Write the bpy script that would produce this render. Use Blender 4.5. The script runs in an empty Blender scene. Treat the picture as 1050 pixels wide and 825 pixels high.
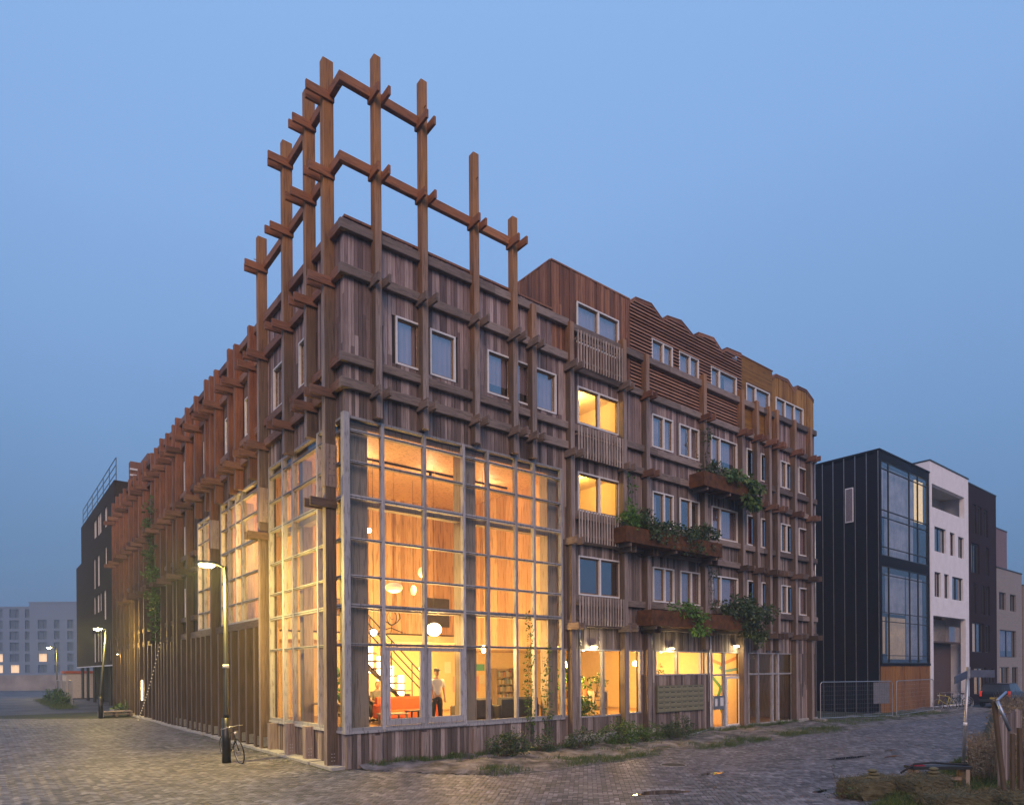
import bpy, bmesh, math, random
import numpy as np
from mathutils import Vector, Matrix
R_ = math.radians
rnd = random.Random(7)
sc = bpy.context.scene
COL = sc.collection

# ------------------------------------------------------------------ helpers
class MB:
    def __init__(s): s.v = []; s.f = []
    def add(s, vs, fs):
        n = len(s.v); s.v += [tuple(p) for p in vs]; s.f += [tuple(i + n for i in f) for f in fs]
    def box(s, x0, x1, y0, y1, z0, z1, m=None):
        if x0 > x1: x0, x1 = x1, x0
        if y0 > y1: y0, y1 = y1, y0
        if z0 > z1: z0, z1 = z1, z0
        vs = [(x0,y0,z0),(x1,y0,z0),(x1,y1,z0),(x0,y1,z0),(x0,y0,z1),(x1,y0,z1),(x1,y1,z1),(x0,y1,z1)]
        if m: vs = [m(p) for p in vs]
        s.add(vs, [(0,3,2,1),(4,5,6,7),(0,1,5,4),(1,2,6,5),(2,3,7,6),(3,0,4,7)])
    def cbox(s, x0, x1, y0, y1, z0, z1, b=.012, m=None):
        # box with chamfered long edges (all 12 edges via octagonal-ish sections in the two short axes)
        if x0 > x1: x0, x1 = x1, x0
        if y0 > y1: y0, y1 = y1, y0
        if z0 > z1: z0, z1 = z1, z0
        d = [x1-x0, y1-y0, z1-z0]; ax = d.index(max(d)); lo = [x0,y0,z0]; hi = [x1,y1,z1]
        a, c = [i for i in range(3) if i != ax]
        b = min(b, d[a]*.3, d[c]*.3)
        prof = [(lo[a]+b,lo[c]),(hi[a]-b,lo[c]),(hi[a],lo[c]+b),(hi[a],hi[c]-b),(hi[a]-b,hi[c]),(lo[a]+b,hi[c]),(lo[a],hi[c]-b),(lo[a],lo[c]+b)]
        vs = []
        for t in (lo[ax], hi[ax]):
            for p in prof:
                q = [0,0,0]; q[ax] = t; q[a] = p[0]; q[c] = p[1]; vs.append(tuple(q))
        if m: vs = [m(p) for p in vs]
        fs = [tuple(range(7,-1,-1)), tuple(range(8,16))] + [(i,(i+1)%8,8+(i+1)%8,8+i) for i in range(8)]
        s.add(vs, fs)
    def bar(s, p, q, w, h=None, up=(0,0,1)):
        p = Vector(p); q = Vector(q); h = h or w
        d = (q-p).normalized(); u = Vector(up)
        if abs(d.dot(u)) > .95: u = Vector((1,0,0))
        a = d.cross(u).normalized()*w/2; b = a.cross(d).normalized()*h/2
        vs = [p-a-b,p+a-b,p+a+b,p-a+b,q-a-b,q+a-b,q+a+b,q-a+b]
        s.add(vs, [(0,3,2,1),(4,5,6,7),(0,1,5,4),(1,2,6,5),(2,3,7,6),(3,0,4,7)])
    def tube(s, pts, r, n=8, r2=None, cap=True):
        pts = [Vector(p) for p in pts]; k = len(pts); rings = []
        prev = None
        for i, p in enumerate(pts):
            d = (pts[min(i+1,k-1)]-pts[max(i-1,0)]).normalized()
            if prev is None:
                u = Vector((0,0,1)) if abs(d.z) < .9 else Vector((1,0,0))
                a = d.cross(u).normalized()
            else:
                a = (prev - d*prev.dot(d)).normalized()
            prev = a; b = d.cross(a)
            rr = r if r2 is None else r+(r2-r)*i/(k-1)
            rings.append([p+a*math.cos(2*math.pi*j/n)*rr+b*math.sin(2*math.pi*j/n)*rr for j in range(n)])
        vs = [v for g in rings for v in g]; fs = []
        for i in range(k-1):
            for j in range(n): fs.append((i*n+j,i*n+(j+1)%n,(i+1)*n+(j+1)%n,(i+1)*n+j))
        if cap: fs += [tuple(range(n-1,-1,-1)), tuple((k-1)*n+j for j in range(n))]
        s.add(vs, fs)
    def ball(s, c, rx, ry=None, rz=None, n=14, m=8):
        ry = ry or rx; rz = rz or rx; vs = []; fs = []
        vs.append((c[0],c[1],c[2]-rz))
        for i in range(1,m):
            t = math.pi*i/m
            for j in range(n):
                a = 2*math.pi*j/n
                vs.append((c[0]+rx*math.sin(t)*math.cos(a), c[1]+ry*math.sin(t)*math.sin(a), c[2]-rz*math.cos(t)))
        vs.append((c[0],c[1],c[2]+rz)); L = len(vs)-1
        for j in range(n):
            fs.append((0,1+(j+1)%n,1+j)); fs.append((L,1+(m-2)*n+j,1+(m-2)*n+(j+1)%n))
        for i in range(m-2):
            for j in range(n): fs.append((1+i*n+j,1+i*n+(j+1)%n,1+(i+1)*n+(j+1)%n,1+(i+1)*n+j))
        s.add(vs, fs)
    def poly(s, prof, t0, t1, m):
        # extrude closed profile (a,b) from t0 to t1, m maps (a,b,t)
        n = len(prof)
        vs = [m((a,b,t0)) for a,b in prof]+[m((a,b,t1)) for a,b in prof]
        s.add(vs, [tuple(range(n-1,-1,-1)), tuple(range(n,2*n))]+[(i,(i+1)%n,n+(i+1)%n,n+i) for i in range(n)])
    def leaf(s, p, d, size, r=rnd, asp=.5):
        d = Vector(d).normalized(); a = d.cross(Vector((r.uniform(-1,1),r.uniform(-1,1),r.uniform(-1,1))))
        if a.length < 1e-3: a = Vector((1,0,0))
        a = a.normalized()*size*asp*.5; p = Vector(p); q = p+d*size; mdl = p+d*size*.5
        s.add([p, mdl-a, q, mdl+a], [(0,1,2,3)])
    def build(s, name, mat, parent=None, smooth=False, fix=True):
        me = bpy.data.meshes.new(name); me.from_pydata(s.v, [], s.f); me.validate(); me.update()
        if fix and len(s.f) < 60000:
            bm = bmesh.new(); bm.from_mesh(me); bmesh.ops.recalc_face_normals(bm, faces=bm.faces); bm.to_mesh(me); bm.free()
        if smooth:
            for p in me.polygons: p.use_smooth = True
        o = bpy.data.objects.new(name, me)
        for m in (mat if isinstance(mat, (list,tuple)) else [mat]):
            if m: me.materials.append(m)
        COL.objects.link(o)
        if parent: o.parent = parent; o.matrix_parent_inverse = Matrix.Translation(-world_loc(parent)) if not parent.get('_rot') else parent_mw(parent).inverted()
        return o
def world_loc(o):
    v = Vector(o.location)
    if o.parent: v = parent_mw(o).translation
    return v
def parent_mw(o):
    m = Matrix.LocRotScale(o.location, o.rotation_euler, o.scale)
    if o.parent: m = parent_mw(o.parent) @ o.matrix_parent_inverse @ m
    return m
def tag(o, label=None, cat=None, group=None, kind=None):
    if label: o['label'] = label
    if cat: o['category'] = cat
    if group: o['group'] = group
    if kind: o['kind'] = kind
    return o
def thing(name, label, cat, loc=(0,0,0), group=None):
    o = bpy.data.objects.new(name, None); COL.objects.link(o); o.location = loc; o.empty_display_size = .3
    return tag(o, label, cat, group)
def struct(name, mb, mat): return tag(mb.build(name, mat), kind='structure')
mR = lambda p: (p[0], -p[1], p[2])      # facade on the street: (u, out, z)
mL = lambda p: (-p[1], p[0], p[2])      # facade on the lane side

# ------------------------------------------------------------------ materials
def newmat(name):
    m = bpy.data.materials.new(name); m.use_nodes = True
    nt = m.node_tree; b = nt.nodes['Principled BSDF']; return m, nt, b
def N(nt, t, **k):
    n = nt.nodes.new(t)
    for a, v in k.items(): setattr(n, a, v)
    return n
def ramp(nt, cols):
    r = N(nt, 'ShaderNodeValToRGB'); e = r.color_ramp.elements
    while len(e) < len(cols): e.new(.5)
    for i, (p, c) in enumerate(cols): e[i].position = p; e[i].color = (*c, 1)
    return r
def wood(name, cols, grain=(18,18,.8), rough=.72, amt=.35, bump=.35, stain=.35, island=True, zmix=None, crack=.55):
    m, nt, b = newmat(name); L = nt.links.new
    tc = N(nt,'ShaderNodeTexCoord'); mp = N(nt,'ShaderNodeMapping'); mp.inputs['Scale'].default_value = grain
    L(tc.outputs['Object'], mp.inputs['Vector'])
    n1 = N(nt,'ShaderNodeTexNoise'); n1.inputs['Scale'].default_value = 1.6; n1.inputs['Detail'].default_value = 6; n1.inputs['Roughness'].default_value=.65
    L(mp.outputs[0], n1.inputs['Vector'])
    n2 = N(nt,'ShaderNodeTexNoise'); n2.inputs['Scale'].default_value = .55; n2.inputs['Detail'].default_value = 5
    L(tc.outputs['Object'], n2.inputs['Vector'])
    r = ramp(nt, cols)
    if island:
        g = N(nt,'ShaderNodeNewGeometry'); a = N(nt,'ShaderNodeMath', operation='MULTIPLY_ADD'); 
        L(n1.outputs['Fac'], a.inputs[0]); a.inputs[1].default_value = amt*1.6
        s = N(nt,'ShaderNodeMath', operation='MULTIPLY_ADD'); L(g.outputs['Random Per Island'], s.inputs[0]); s.inputs[1].default_value = .75; s.inputs[2].default_value = -amt*.8+.12
        L(s.outputs[0], a.inputs[2]); L(a.outputs[0], r.inputs[0])
    else: L(n1.outputs['Fac'], r.inputs[0])
    mul = N(nt,'ShaderNodeMixRGB', blend_type='MULTIPLY'); mul.inputs[0].default_value = stain
    r2 = ramp(nt, [(.35,(.35,.33,.33)),(.62,(1,1,1))]); L(n2.outputs['Fac'], r2.inputs[0])
    last = r.outputs[0]
    if zmix:  # second colours blended in by height: warm glow painted towards the top
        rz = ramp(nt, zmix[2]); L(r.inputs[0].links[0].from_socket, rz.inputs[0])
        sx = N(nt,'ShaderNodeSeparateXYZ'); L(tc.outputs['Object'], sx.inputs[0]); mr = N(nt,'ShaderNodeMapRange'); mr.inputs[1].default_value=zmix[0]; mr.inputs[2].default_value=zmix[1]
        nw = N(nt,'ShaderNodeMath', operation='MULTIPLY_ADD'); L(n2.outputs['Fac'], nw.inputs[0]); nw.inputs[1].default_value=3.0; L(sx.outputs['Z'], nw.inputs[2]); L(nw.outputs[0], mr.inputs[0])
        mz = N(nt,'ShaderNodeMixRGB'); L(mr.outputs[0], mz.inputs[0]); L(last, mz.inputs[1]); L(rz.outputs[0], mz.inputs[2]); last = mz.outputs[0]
    mp3 = N(nt,'ShaderNodeMapping'); mp3.inputs['Scale'].default_value = tuple(x*2.6 for x in grain); L(tc.outputs['Object'], mp3.inputs['Vector'])
    n3 = N(nt,'ShaderNodeTexNoise'); n3.inputs['Scale'].default_value = 1.1; n3.inputs['Detail'].default_value = 3; L(mp3.outputs[0], n3.inputs['Vector'])
    r3 = ramp(nt, [(.36,(.3,.27,.25)),(.47,(1,1,1))]); L(n3.outputs['Fac'], r3.inputs[0])
    m3 = N(nt,'ShaderNodeMixRGB', blend_type='MULTIPLY'); m3.inputs[0].default_value = crack; L(last, m3.inputs[1]); L(r3.outputs[0], m3.inputs[2])
    L(m3.outputs[0], mul.inputs[1]); L(r2.outputs[0], mul.inputs[2]); L(mul.outputs[0], b.inputs['Base Color'])
    b.inputs['Roughness'].default_value = rough
    bp = N(nt,'ShaderNodeBump'); bp.inputs['Strength'].default_value = bump; bp.inputs['Distance'].default_value = .02
    L(n1.outputs['Fac'], bp.inputs['Height']); L(bp.outputs[0], b.inputs['Normal'])
    return m
def plain(name, c, rough=.6, metal=0, noise=.25, scale=6, bump=.1, c2=None, emit=None, es=0, spec=.5):
    m, nt, b = newmat(name); L = nt.links.new; b.inputs['Specular IOR Level'].default_value=spec
    tc = N(nt,'ShaderNodeTexCoord'); n = N(nt,'ShaderNodeTexNoise'); n.inputs['Scale'].default_value = scale; n.inputs['Detail'].default_value = 6
    L(tc.outputs['Object'], n.inputs['Vector'])
    c2 = c2 or tuple(x*(1-noise) for x in c)
    r = ramp(nt, [(.32,c2),(.68,c)]); L(n.outputs['Fac'], r.inputs[0]); L(r.outputs[0], b.inputs['Base Color'])
    b.inputs['Roughness'].default_value = rough; b.inputs['Metallic'].default_value = metal
    if bump:
        bp = N(nt,'ShaderNodeBump'); bp.inputs['Strength'].default_value = bump; bp.inputs['Distance'].default_value = .02
        L(n.outputs['Fac'], bp.inputs['Height']); L(bp.outputs[0], b.inputs['Normal'])
    if emit: b.inputs['Emission Color'].default_value = (*emit,1); b.inputs['Emission Strength'].default_value = es
    return m
def island(name, cols, rough=.6, trans=0, spec=.5, noise=0.0, nscale=3):
    m, nt, b = newmat(name); L = nt.links.new
    g = N(nt,'ShaderNodeNewGeometry'); r = ramp(nt, cols)
    if noise:
        tc = N(nt,'ShaderNodeTexCoord'); n = N(nt,'ShaderNodeTexNoise'); n.inputs['Scale'].default_value = nscale; n.inputs['Detail'].default_value = 7; n.inputs['Roughness'].default_value = .6
        L(tc.outputs['Object'], n.inputs['Vector']); a = N(nt,'ShaderNodeMath', operation='MULTIPLY_ADD'); L(n.outputs['Fac'], a.inputs[0]); a.inputs[1].default_value = noise*2
        s = N(nt,'ShaderNodeMath', operation='MULTIPLY_ADD'); L(g.outputs['Random Per Island'], s.inputs[0]); s.inputs[1].default_value = .7; s.inputs[2].default_value = .15-noise
        L(s.outputs[0], a.inputs[2]); L(a.outputs[0], r.inputs[0])
    else: L(g.outputs['Random Per Island'], r.inputs[0])
    L(r.outputs[0], b.inputs['Base Color']); b.inputs['Roughness'].default_value = rough
    b.inputs['Specular IOR Level'].default_value = spec
    if trans:
        tr = N(nt,'ShaderNodeBsdfTranslucent'); L(r.outputs[0], tr.inputs['Color']); mx = N(nt,'ShaderNodeMixShader'); mx.inputs[0].default_value = trans
        L(b.outputs[0], mx.inputs[1]); L(tr.outputs[0], mx.inputs[2]); L(mx.outputs[0], nt.nodes['Material Output'].inputs['Surface'])
    return m
def glass(name, base=.1, tint=(1,1,1), wav=.0):
    m, nt, b = newmat(name); L = nt.links.new; nt.nodes.remove(b)
    fr = N(nt,'ShaderNodeLayerWeight'); fr.inputs['Blend'].default_value = .5
    pw = N(nt,'ShaderNodeMath', operation='POWER'); L(fr.outputs['Facing'], pw.inputs[0]); pw.inputs[1].default_value = 4.5
    a = N(nt,'ShaderNodeMath', operation='MULTIPLY_ADD', use_clamp=True); L(pw.outputs[0], a.inputs[0]); a.inputs[1].default_value = .8; a.inputs[2].default_value = base
    t = N(nt,'ShaderNodeBsdfTransparent'); t.inputs[0].default_value = (*tint,1)
    g = N(nt,'ShaderNodeBsdfGlossy'); g.inputs['Roughness'].default_value = .02
    if wav:
        tc = N(nt,'ShaderNodeTexCoord'); n = N(nt,'ShaderNodeTexNoise'); n.inputs['Scale'].default_value = .8; L(tc.outputs['Object'], n.inputs['Vector'])
        bp = N(nt,'ShaderNodeBump'); bp.inputs['Strength'].default_value = wav; bp.inputs['Distance'].default_value = .05; L(n.outputs['Fac'], bp.inputs['Height']); L(bp.outputs[0], g.inputs['Normal'])
    mx = N(nt,'ShaderNodeMixShader'); L(a.outputs[0], mx.inputs[0]); L(t.outputs[0], mx.inputs[1]); L(g.outputs[0], mx.inputs[2])
    L(mx.outputs[0], nt.nodes['Material Output'].inputs['Surface']); return m
def emis(name, c, s):
    m, nt, b = newmat(name); b.inputs['Base Color'].default_value = (*c,1); b.inputs['Emission Color'].default_value = (*c,1); b.inputs['Emission Strength'].default_value = s; return m

M = {}
M['board'] = wood('weathered larch boards', [(.0,(.055,.042,.037)),(.3,(.15,.117,.105)),(.6,(.265,.213,.195)),(1,(.52,.44,.42))], (14,14,.7), zmix=(9.5,14.5,[(.0,(.07,.045,.043)),(.3,(.195,.134,.13)),(.6,(.33,.24,.235)),(1,(.60,.49,.48))]))  # paler, pinker upper boards carry the warm glow in their colour
M['board_lane'] = wood('dark lane boards', [(.0,(.015,.010,.007)),(.35,(.038,.026,.019)),(.7,(.07,.05,.038)),(1,(.12,.088,.07))], (14,14,.7), zmix=(8,14,[(.0,(.08,.045,.03)),(.4,(.17,.10,.07)),(.75,(.26,.165,.125)),(1,(.36,.25,.2))]))  # lane darkness put into a darker board copy; warm glow painted above
M['board_red'] = wood('reddish larch boards', [(.0,(.10,.042,.022)),(.4,(.22,.095,.05)),(.75,(.33,.15,.08)),(1,(.43,.22,.13))], (14,14,.7))
M['board_ochre'] = wood('ochre boards', [(.0,(.20,.09,.015)),(.5,(.36,.18,.035)),(1,(.48,.27,.07))], (9,9,.7))
M['board_ochre_h'] = wood('ochre strip boards', [(.0,(.20,.09,.01)),(.5,(.29,.14,.018)),(1,(.34,.18,.03))], (.7,.7,9))
M['slat_h'] = wood('louvre slats', [(.0,(.22,.105,.06)),(.5,(.36,.18,.11)),(1,(.48,.27,.18))], (.7,.7,12))
M['post'] = wood('reclaimed hardwood posts', [(.15,(.15,.115,.10)),(.5,(.29,.23,.205)),(.85,(.45,.37,.335))], (11,11,.6), island=True, amt=.5, zmix=(12.8,17.0,[(.15,(.22,.095,.025)),(.5,(.38,.175,.05)),(.85,(.52,.27,.095))]))  # orange above the roof is warm glow painted into the wood colour
M['post_lane'] = wood('dark lane posts', [(.15,(.06,.043,.033)),(.5,(.13,.095,.076)),(.85,(.24,.185,.155))], (11,11,.6), island=True, amt=.5, zmix=(9,14.5,[(.15,(.15,.07,.035)),(.5,(.28,.14,.08)),(.85,(.40,.23,.15))]))  # darker copy of the posts offsets the lane lamps; glow painted higher up
M['post_glow'] = wood('glow tinted posts', [(.15,(.22,.085,.025)),(.5,(.38,.165,.05)),(.85,(.52,.26,.095))], (11,11,.6), island=True, amt=.5)  # orange glow on the upper posts, put in as colour
M['beam_red'] = wood('reddish beams', [(.15,(.055,.036,.025)),(.5,(.11,.073,.052)),(.85,(.18,.125,.092))], (1.2,1.2,11), island=True, amt=.5, zmix=(8,14,[(.15,(.12,.048,.024)),(.5,(.23,.10,.055)),(.85,(.33,.165,.10))]))  # redder towards the top: warm glow painted into the rails
M['post_side_shade'] = wood('shaded brown post sides', [(.15,(.055,.038,.027)),(.5,(.12,.085,.062)),(.85,(.20,.145,.11))], (11,11,.6), island=True, amt=.5, zmix=(12.8,17.0,[(.15,(.2,.085,.022)),(.5,(.34,.155,.045)),(.85,(.47,.24,.085))]))  # shade between posts painted in, browner sheltered wood; warm glow higher up
M['side_lane_shade'] = wood('shaded lane post sides', [(.15,(.022,.014,.009)),(.5,(.055,.036,.024)),(.85,(.10,.068,.046))], (11,11,.6), island=True, amt=.5, zmix=(8,14,[(.15,(.13,.045,.018)),(.5,(.26,.095,.042)),(.85,(.37,.16,.075))]))  # side faces on the lane: shade painted in darker, warm glow near the top
M['beam'] = wood('beams', [(.15,(.095,.070,.058)),(.5,(.19,.145,.122)),(.85,(.31,.245,.215))], (1.2,1.2,11), island=True, amt=.5)
M['beam_glow'] = wood('glow tinted beams', [(.15,(.17,.06,.02)),(.5,(.30,.115,.04)),(.85,(.42,.18,.07))], (1.2,1.2,11), island=True, amt=.5)  # warm glow on the frame above the roof, put into the beam colour
M['backing'] = plain('dark felt backing', (.025,.02,.02), .9)
M['frame'] = plain('pale painted frame', (.80,.81,.82), .5, noise=.15, scale=9, bump=.05)
M['mullion'] = wood('grey glazing bars', [(.2,(.30,.30,.31)),(.6,(.40,.40,.42)),(.9,(.48,.48,.50))], (8,8,1.2), rough=.55, stain=.2)
M['gasket'] = plain('dark gasket', (.03,.03,.035), .5)
M['sash'] = plain('brown sash', (.22,.13,.06), .5)
M['glass_bay'] = glass('clear glazing', .025, (.97,.98,.97), .03)
M['glass_dark'] = glass('window pane', .27, (.97,.94,.97), .04)
M['glass_house'] = glass('house pane', .14, (.9,.92,.95), .04)
M['glass_clear'] = glass('clear window pane', .025)
M['room_dark'] = plain('dim room', (.07,.055,.045), .9)
M['curtain'] = plain('pale curtain', (.68,.63,.64), .9, noise=.35, scale=2, bump=0)
M['curtain_grey'] = plain('grey blind', (.60,.52,.56), .9, noise=.2, scale=2, bump=0)
M['curtain_red'] = plain('red curtain', (.42,.05,.03), .9, noise=.4, scale=3, bump=0)
M['ply'] = wood('interior timber lining', [(.1,(.40,.22,.11)),(.5,(.54,.33,.185)),(.9,(.66,.44,.27))], (5,5,.5), rough=.6, bump=.08, stain=.12)
M['ply_light'] = plain('light interior plaster', (.72,.56,.34), .8, noise=.08, bump=.02)
M['column_in'] = wood('interior columns', [(.1,(.20,.155,.12)),(.5,(.30,.24,.19)),(.9,(.38,.31,.25))], (10,10,.6), rough=.7, stain=.15)
M['floor_in'] = wood('interior floor', [(.1,(.25,.14,.07)),(.9,(.42,.26,.14))], (.6,8,8), rough=.4)
M['corten'] = plain('rusted steel', (.15,.065,.028), .85, noise=.6, scale=5, bump=.2, c2=(.06,.03,.017), spec=.2)
M['zinc'] = plain('zinc', (.42,.43,.45), .38, .7, noise=.3, scale=4, bump=.03)
M['steel'] = plain('galvanised steel', (.5,.51,.53), .4, .8, noise=.3, scale=14, bump=.05)
M['steel_dark'] = plain('dark painted steel', (.03,.034,.034), .45, .2, noise=.2)
M['concrete'] = plain('concrete', (.42,.41,.39), .85, noise=.3, scale=7, bump=.3)
M['leaf'] = island('leaves', [(0,(.03,.07,.012)),(.5,(.06,.13,.02)),(1,(.12,.21,.04))], .5, .25)
M['leaf_dark'] = island('dark leaves', [(0,(.02,.045,.014)),(.5,(.045,.085,.025)),(1,(.09,.14,.045))], .5, .2)
M['leaf_bright'] = island('fresh leaves', [(0,(.05,.13,.015)),(.5,(.09,.22,.03)),(1,(.17,.33,.05))], .5, .3)
M['grass'] = island('grass blades', [(0,(.035,.075,.014)),(.5,(.07,.125,.025)),(.8,(.12,.17,.045)),(1,(.2,.19,.09))], .6, .25)
M['dry'] = island('dry stalks', [(0,(.10,.07,.045)),(.5,(.20,.15,.095)),(1,(.32,.26,.17))], .8)
M['stem'] = plain('bark stem', (.09,.065,.045), .85)
M['straw'] = island('straw', [(0,(.035,.032,.015)),(.5,(.10,.09,.045)),(1,(.24,.21,.12))], .85, noise=.2)
M['brick_paver'] = island('clay pavers', [(0,(.03,.029,.032)),(.4,(.098,.096,.108)),(.75,(.168,.164,.182)),(1,(.33,.32,.345))], .60, spec=.45, noise=.30, nscale=.9)
M['tyre'] = plain('rubber', (.015,.015,.015), .7)
M['black'] = plain('black paint', (.012,.012,.013), .35)
M['lampglow'] = emis('street lamp lens', (1,.78,.34), 220)
M['lampglow_far'] = emis('far street lamp lens', (1,.76,.36), 150)
M['globe'] = emis('paper globe lit', (1,.72,.38), 14)
M['globe_dim'] = plain('paper shade', (.8,.7,.55), .8, noise=.1, emit=(1,.65,.35), es=.35)
M['bulb'] = emis('bulb', (1,.78,.4), 45)

# ------------------------------------------------------------------ camera
F=681.0; ROLL=.0067; TH=R_(51.33); CAM=Vector((-7.2992,-15.8848,2.5))
fw=Vector((math.cos(TH),math.sin(TH),0)); rt=Vector((math.sin(TH),-math.cos(TH),0)); up=Vector((0,0,1))
cr,sr=math.cos(ROLL),math.sin(ROLL)
cd = bpy.data.cameras.new('camera'); cam = bpy.data.objects.new('camera', cd); COL.objects.link(cam); sc.camera = cam
cx=rt*cr-up*sr; cy=up*cr+rt*sr; cz=-fw
cam.matrix_world = Matrix(((cx.x,cy.x,cz.x,CAM.x),(cx.y,cy.y,cz.y,CAM.y),(cx.z,cy.z,cz.z,CAM.z),(0,0,0,1)))
cd.sensor_width=36; cd.lens=F*36/1050; cd.shift_y=(687-412.5)/1050; cd.clip_end=3000; cd.clip_start=.1

# ------------------------------------------------------------------ main building
B = thing('timber_building', 'corner timber clad block with a tall glazed bay and post frame above the roof', 'building', (0,0,0))

def clad(mb, mp, u0, u1, z0, ztop, holes=(), wmin=.085, wmax=.15, w0=-.022, gap=.011, joints=True, r=rnd, zbot=None):
    u = u0
    while u < u1-.02:
        w = min(r.uniform(wmin, wmax), u1-u)
        if u1-(u+w) < .05: w = u1-u
        uc = u+w/2; zt = ztop(uc) if callable(ztop) else ztop
        segs = [(z0, zt)]
        for (a,b,c,d) in holes:
            if u+w > a+.01 and u < b-.01:
                # trim narrow overlap: board partly over the hole is cut to the hole edge
                ns = []
                for s0,s1 in segs:
                    if c > s0 and c < s1: ns.append((s0,c))
                    if d > s0 and d < s1: ns.append((d,s1))
                    if not (c < s1 and d > s0): ns.append((s0,s1))
                segs = ns
        out = r.choice((0,.006,.014,.022))
        for s0,s1 in segs:
            if s1-s0 < .03: continue
            cuts = [s0]
            if joints and s1-s0 > 3: cuts.append(s0+ (s1-s0)*r.uniform(.35,.65))
            cuts.append(s1)
            for k in range(len(cuts)-1):
                mb.box(u+gap/2, u+w-gap/2, w0, out, cuts[k]+(.002 if k else 0), cuts[k+1]-.002, mp)
        u += w
def backing(mb, mp, u0, u1, z0, z1, holes, a=-.2, b=-.024):
    us = sorted({u0,u1,*[min(max(x,u0),u1) for h in holes for x in h[:2]]}); zs = sorted({z0,z1,*[min(max(x,z0),z1) for h in holes for x in h[2:]]})
    for i in range(len(us)-1):
        run = None
        for j in range(len(zs)-1):
            c0 = (us[i]+us[i+1])/2; c1 = (zs[j]+zs[j+1])/2
            solid = us[i+1]-us[i] > 1e-4 and zs[j+1]-zs[j] > 1e-4 and not any(h[0]<c0<h[1] and h[2]<c1<h[3] for h in holes)
            if solid: run = (run[0], zs[j+1]) if run else (zs[j], zs[j+1])
            if (not solid or j == len(zs)-2) and run:
                mb.box(us[i],us[i+1],a,b,run[0],run[1],mp); run = None

# windows: (u0,u1,z0,z1,[mullions],style)
def ZR(k): return {4:(13.75,14.74),3:(10.72,11.95),2:(7.80,9.10),1:(5.0,6.30)}[k]
winR = []
for (a,b) in ((1.47,2.25),(2.55,3.40),(4.54,5.46),(5.60,6.24),(6.42,7.32)): winR.append((a,b,10.77,12.07,[], 'sky'))
for k,st in ((4,'sky'),(3,'lit'),(2,'lit2'),(1,'dark')):
    z0,z1 = ZR(k); winR.append((8.27,10.33,z0-(.35 if k==4 else 0),z1+(.04 if k==4 else .02),[.5],st))
for k in (4,3,2,1):
    z0,z1 = ZR(k)
    winR.append((12.10,13.34,z0,z1,[.55],('sky','pale','half','grey')[4-k])); winR.append((13.72,14.98,z0,z1,[.55],('sky','pale','dark','grey')[4-k]))
    winR.append((15.78,17.62,z0,z1,[.33],('pale','sky','grey','grey')[4-k]))
winR.append((18.33,20.2,*ZR(4),[.4],'sky')); winR.append((20.72,23.16,*ZR(4),[.33,.67],'sky'))
for k in (3,2,1):
    z0,z1=ZR(k); winR.append((18.33,19.08,z0,z1,[],('dark','red','dark')[3-k])); winR.append((19.44,20.1,z0,z1,[],('dark','grey','grey')[3-k]))
    winR.append((21.07,22.32,z0,z1,[.42],('pale','half','half')[3-k])); winR.append((22.68,23.45,z0,z1,[],('sky','grey','grey')[3-k]))
gholes = [(0,7.55,.97,9.05),(7.58,7.92,.97,3.2),(8.28,10.45,.9,3.2),(10.70,11.38,.93,3.2),(11.44,11.77,2.3,3.2),(12.2,15.43,2.28,3.2),(15.72,17.80,.05,3.2),(18.36,22.05,.05,3.2)]
holesR = [(w[0],w[1],w[2],w[3]) for w in winR]+gholes

winL = []
LP = [.73,1.93,3.65,5.9,6.86,8.45,9.2,10.95,11.65,12.38,14.0,15.55,17.4,18.1,19.45,20.8,22.1,23.1,25.2,26.6,28.1,29.7,31.6,33.1,34.6,36.2]
for i,(a,b,st) in enumerate(((2.15,3.05,'dark'),(4.05,5.2,'sky'),(7.1,8.1,'lit0'),(9.45,10.5,'pale'),(12.6,13.6,'dark'),(14.2,15.2,'sky'),(15.8,17.0,'dark'),(18.3,19.1,'pale'),(21.0,21.8,'sky'),(23.3,24.6,'dark'),(25.4,26.3,'sky'),(28.3,29.4,'sky'),(31.8,32.8,'pale'))):
    winL.append((a,b,10.72,12.05,[],st))
for zz in ((7.8,9.1),(5.0,6.3)):
    for a,b,st in ((15.8,17.0,'lit0'),(18.3,19.1,'sky'),(21.0,21.8,'pale'),(23.3,24.6,'dark'),(25.4,26.3,'sky'),(28.3,29.4,'dark'),(31.8,32.8,'sky')):
        winL.append((a,b,zz[0],zz[1],[],st))
winLg = [(11.9,12.25,1.3,3.3,[],'litg'),(15.0,15.35,1.3,3.3,[],'litg'),(17.6,18.0,1.4,3.2,[],'litg')]
bayL = [(0,5.66,.97,9.05),(5.98,11.1,4.28,8.95),(11.7,14.6,4.28,8.85)]
holesL = [(w[0],w[1],w[2],w[3]) for w in winL+winLg]+bayL
WEND=36.5

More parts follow.
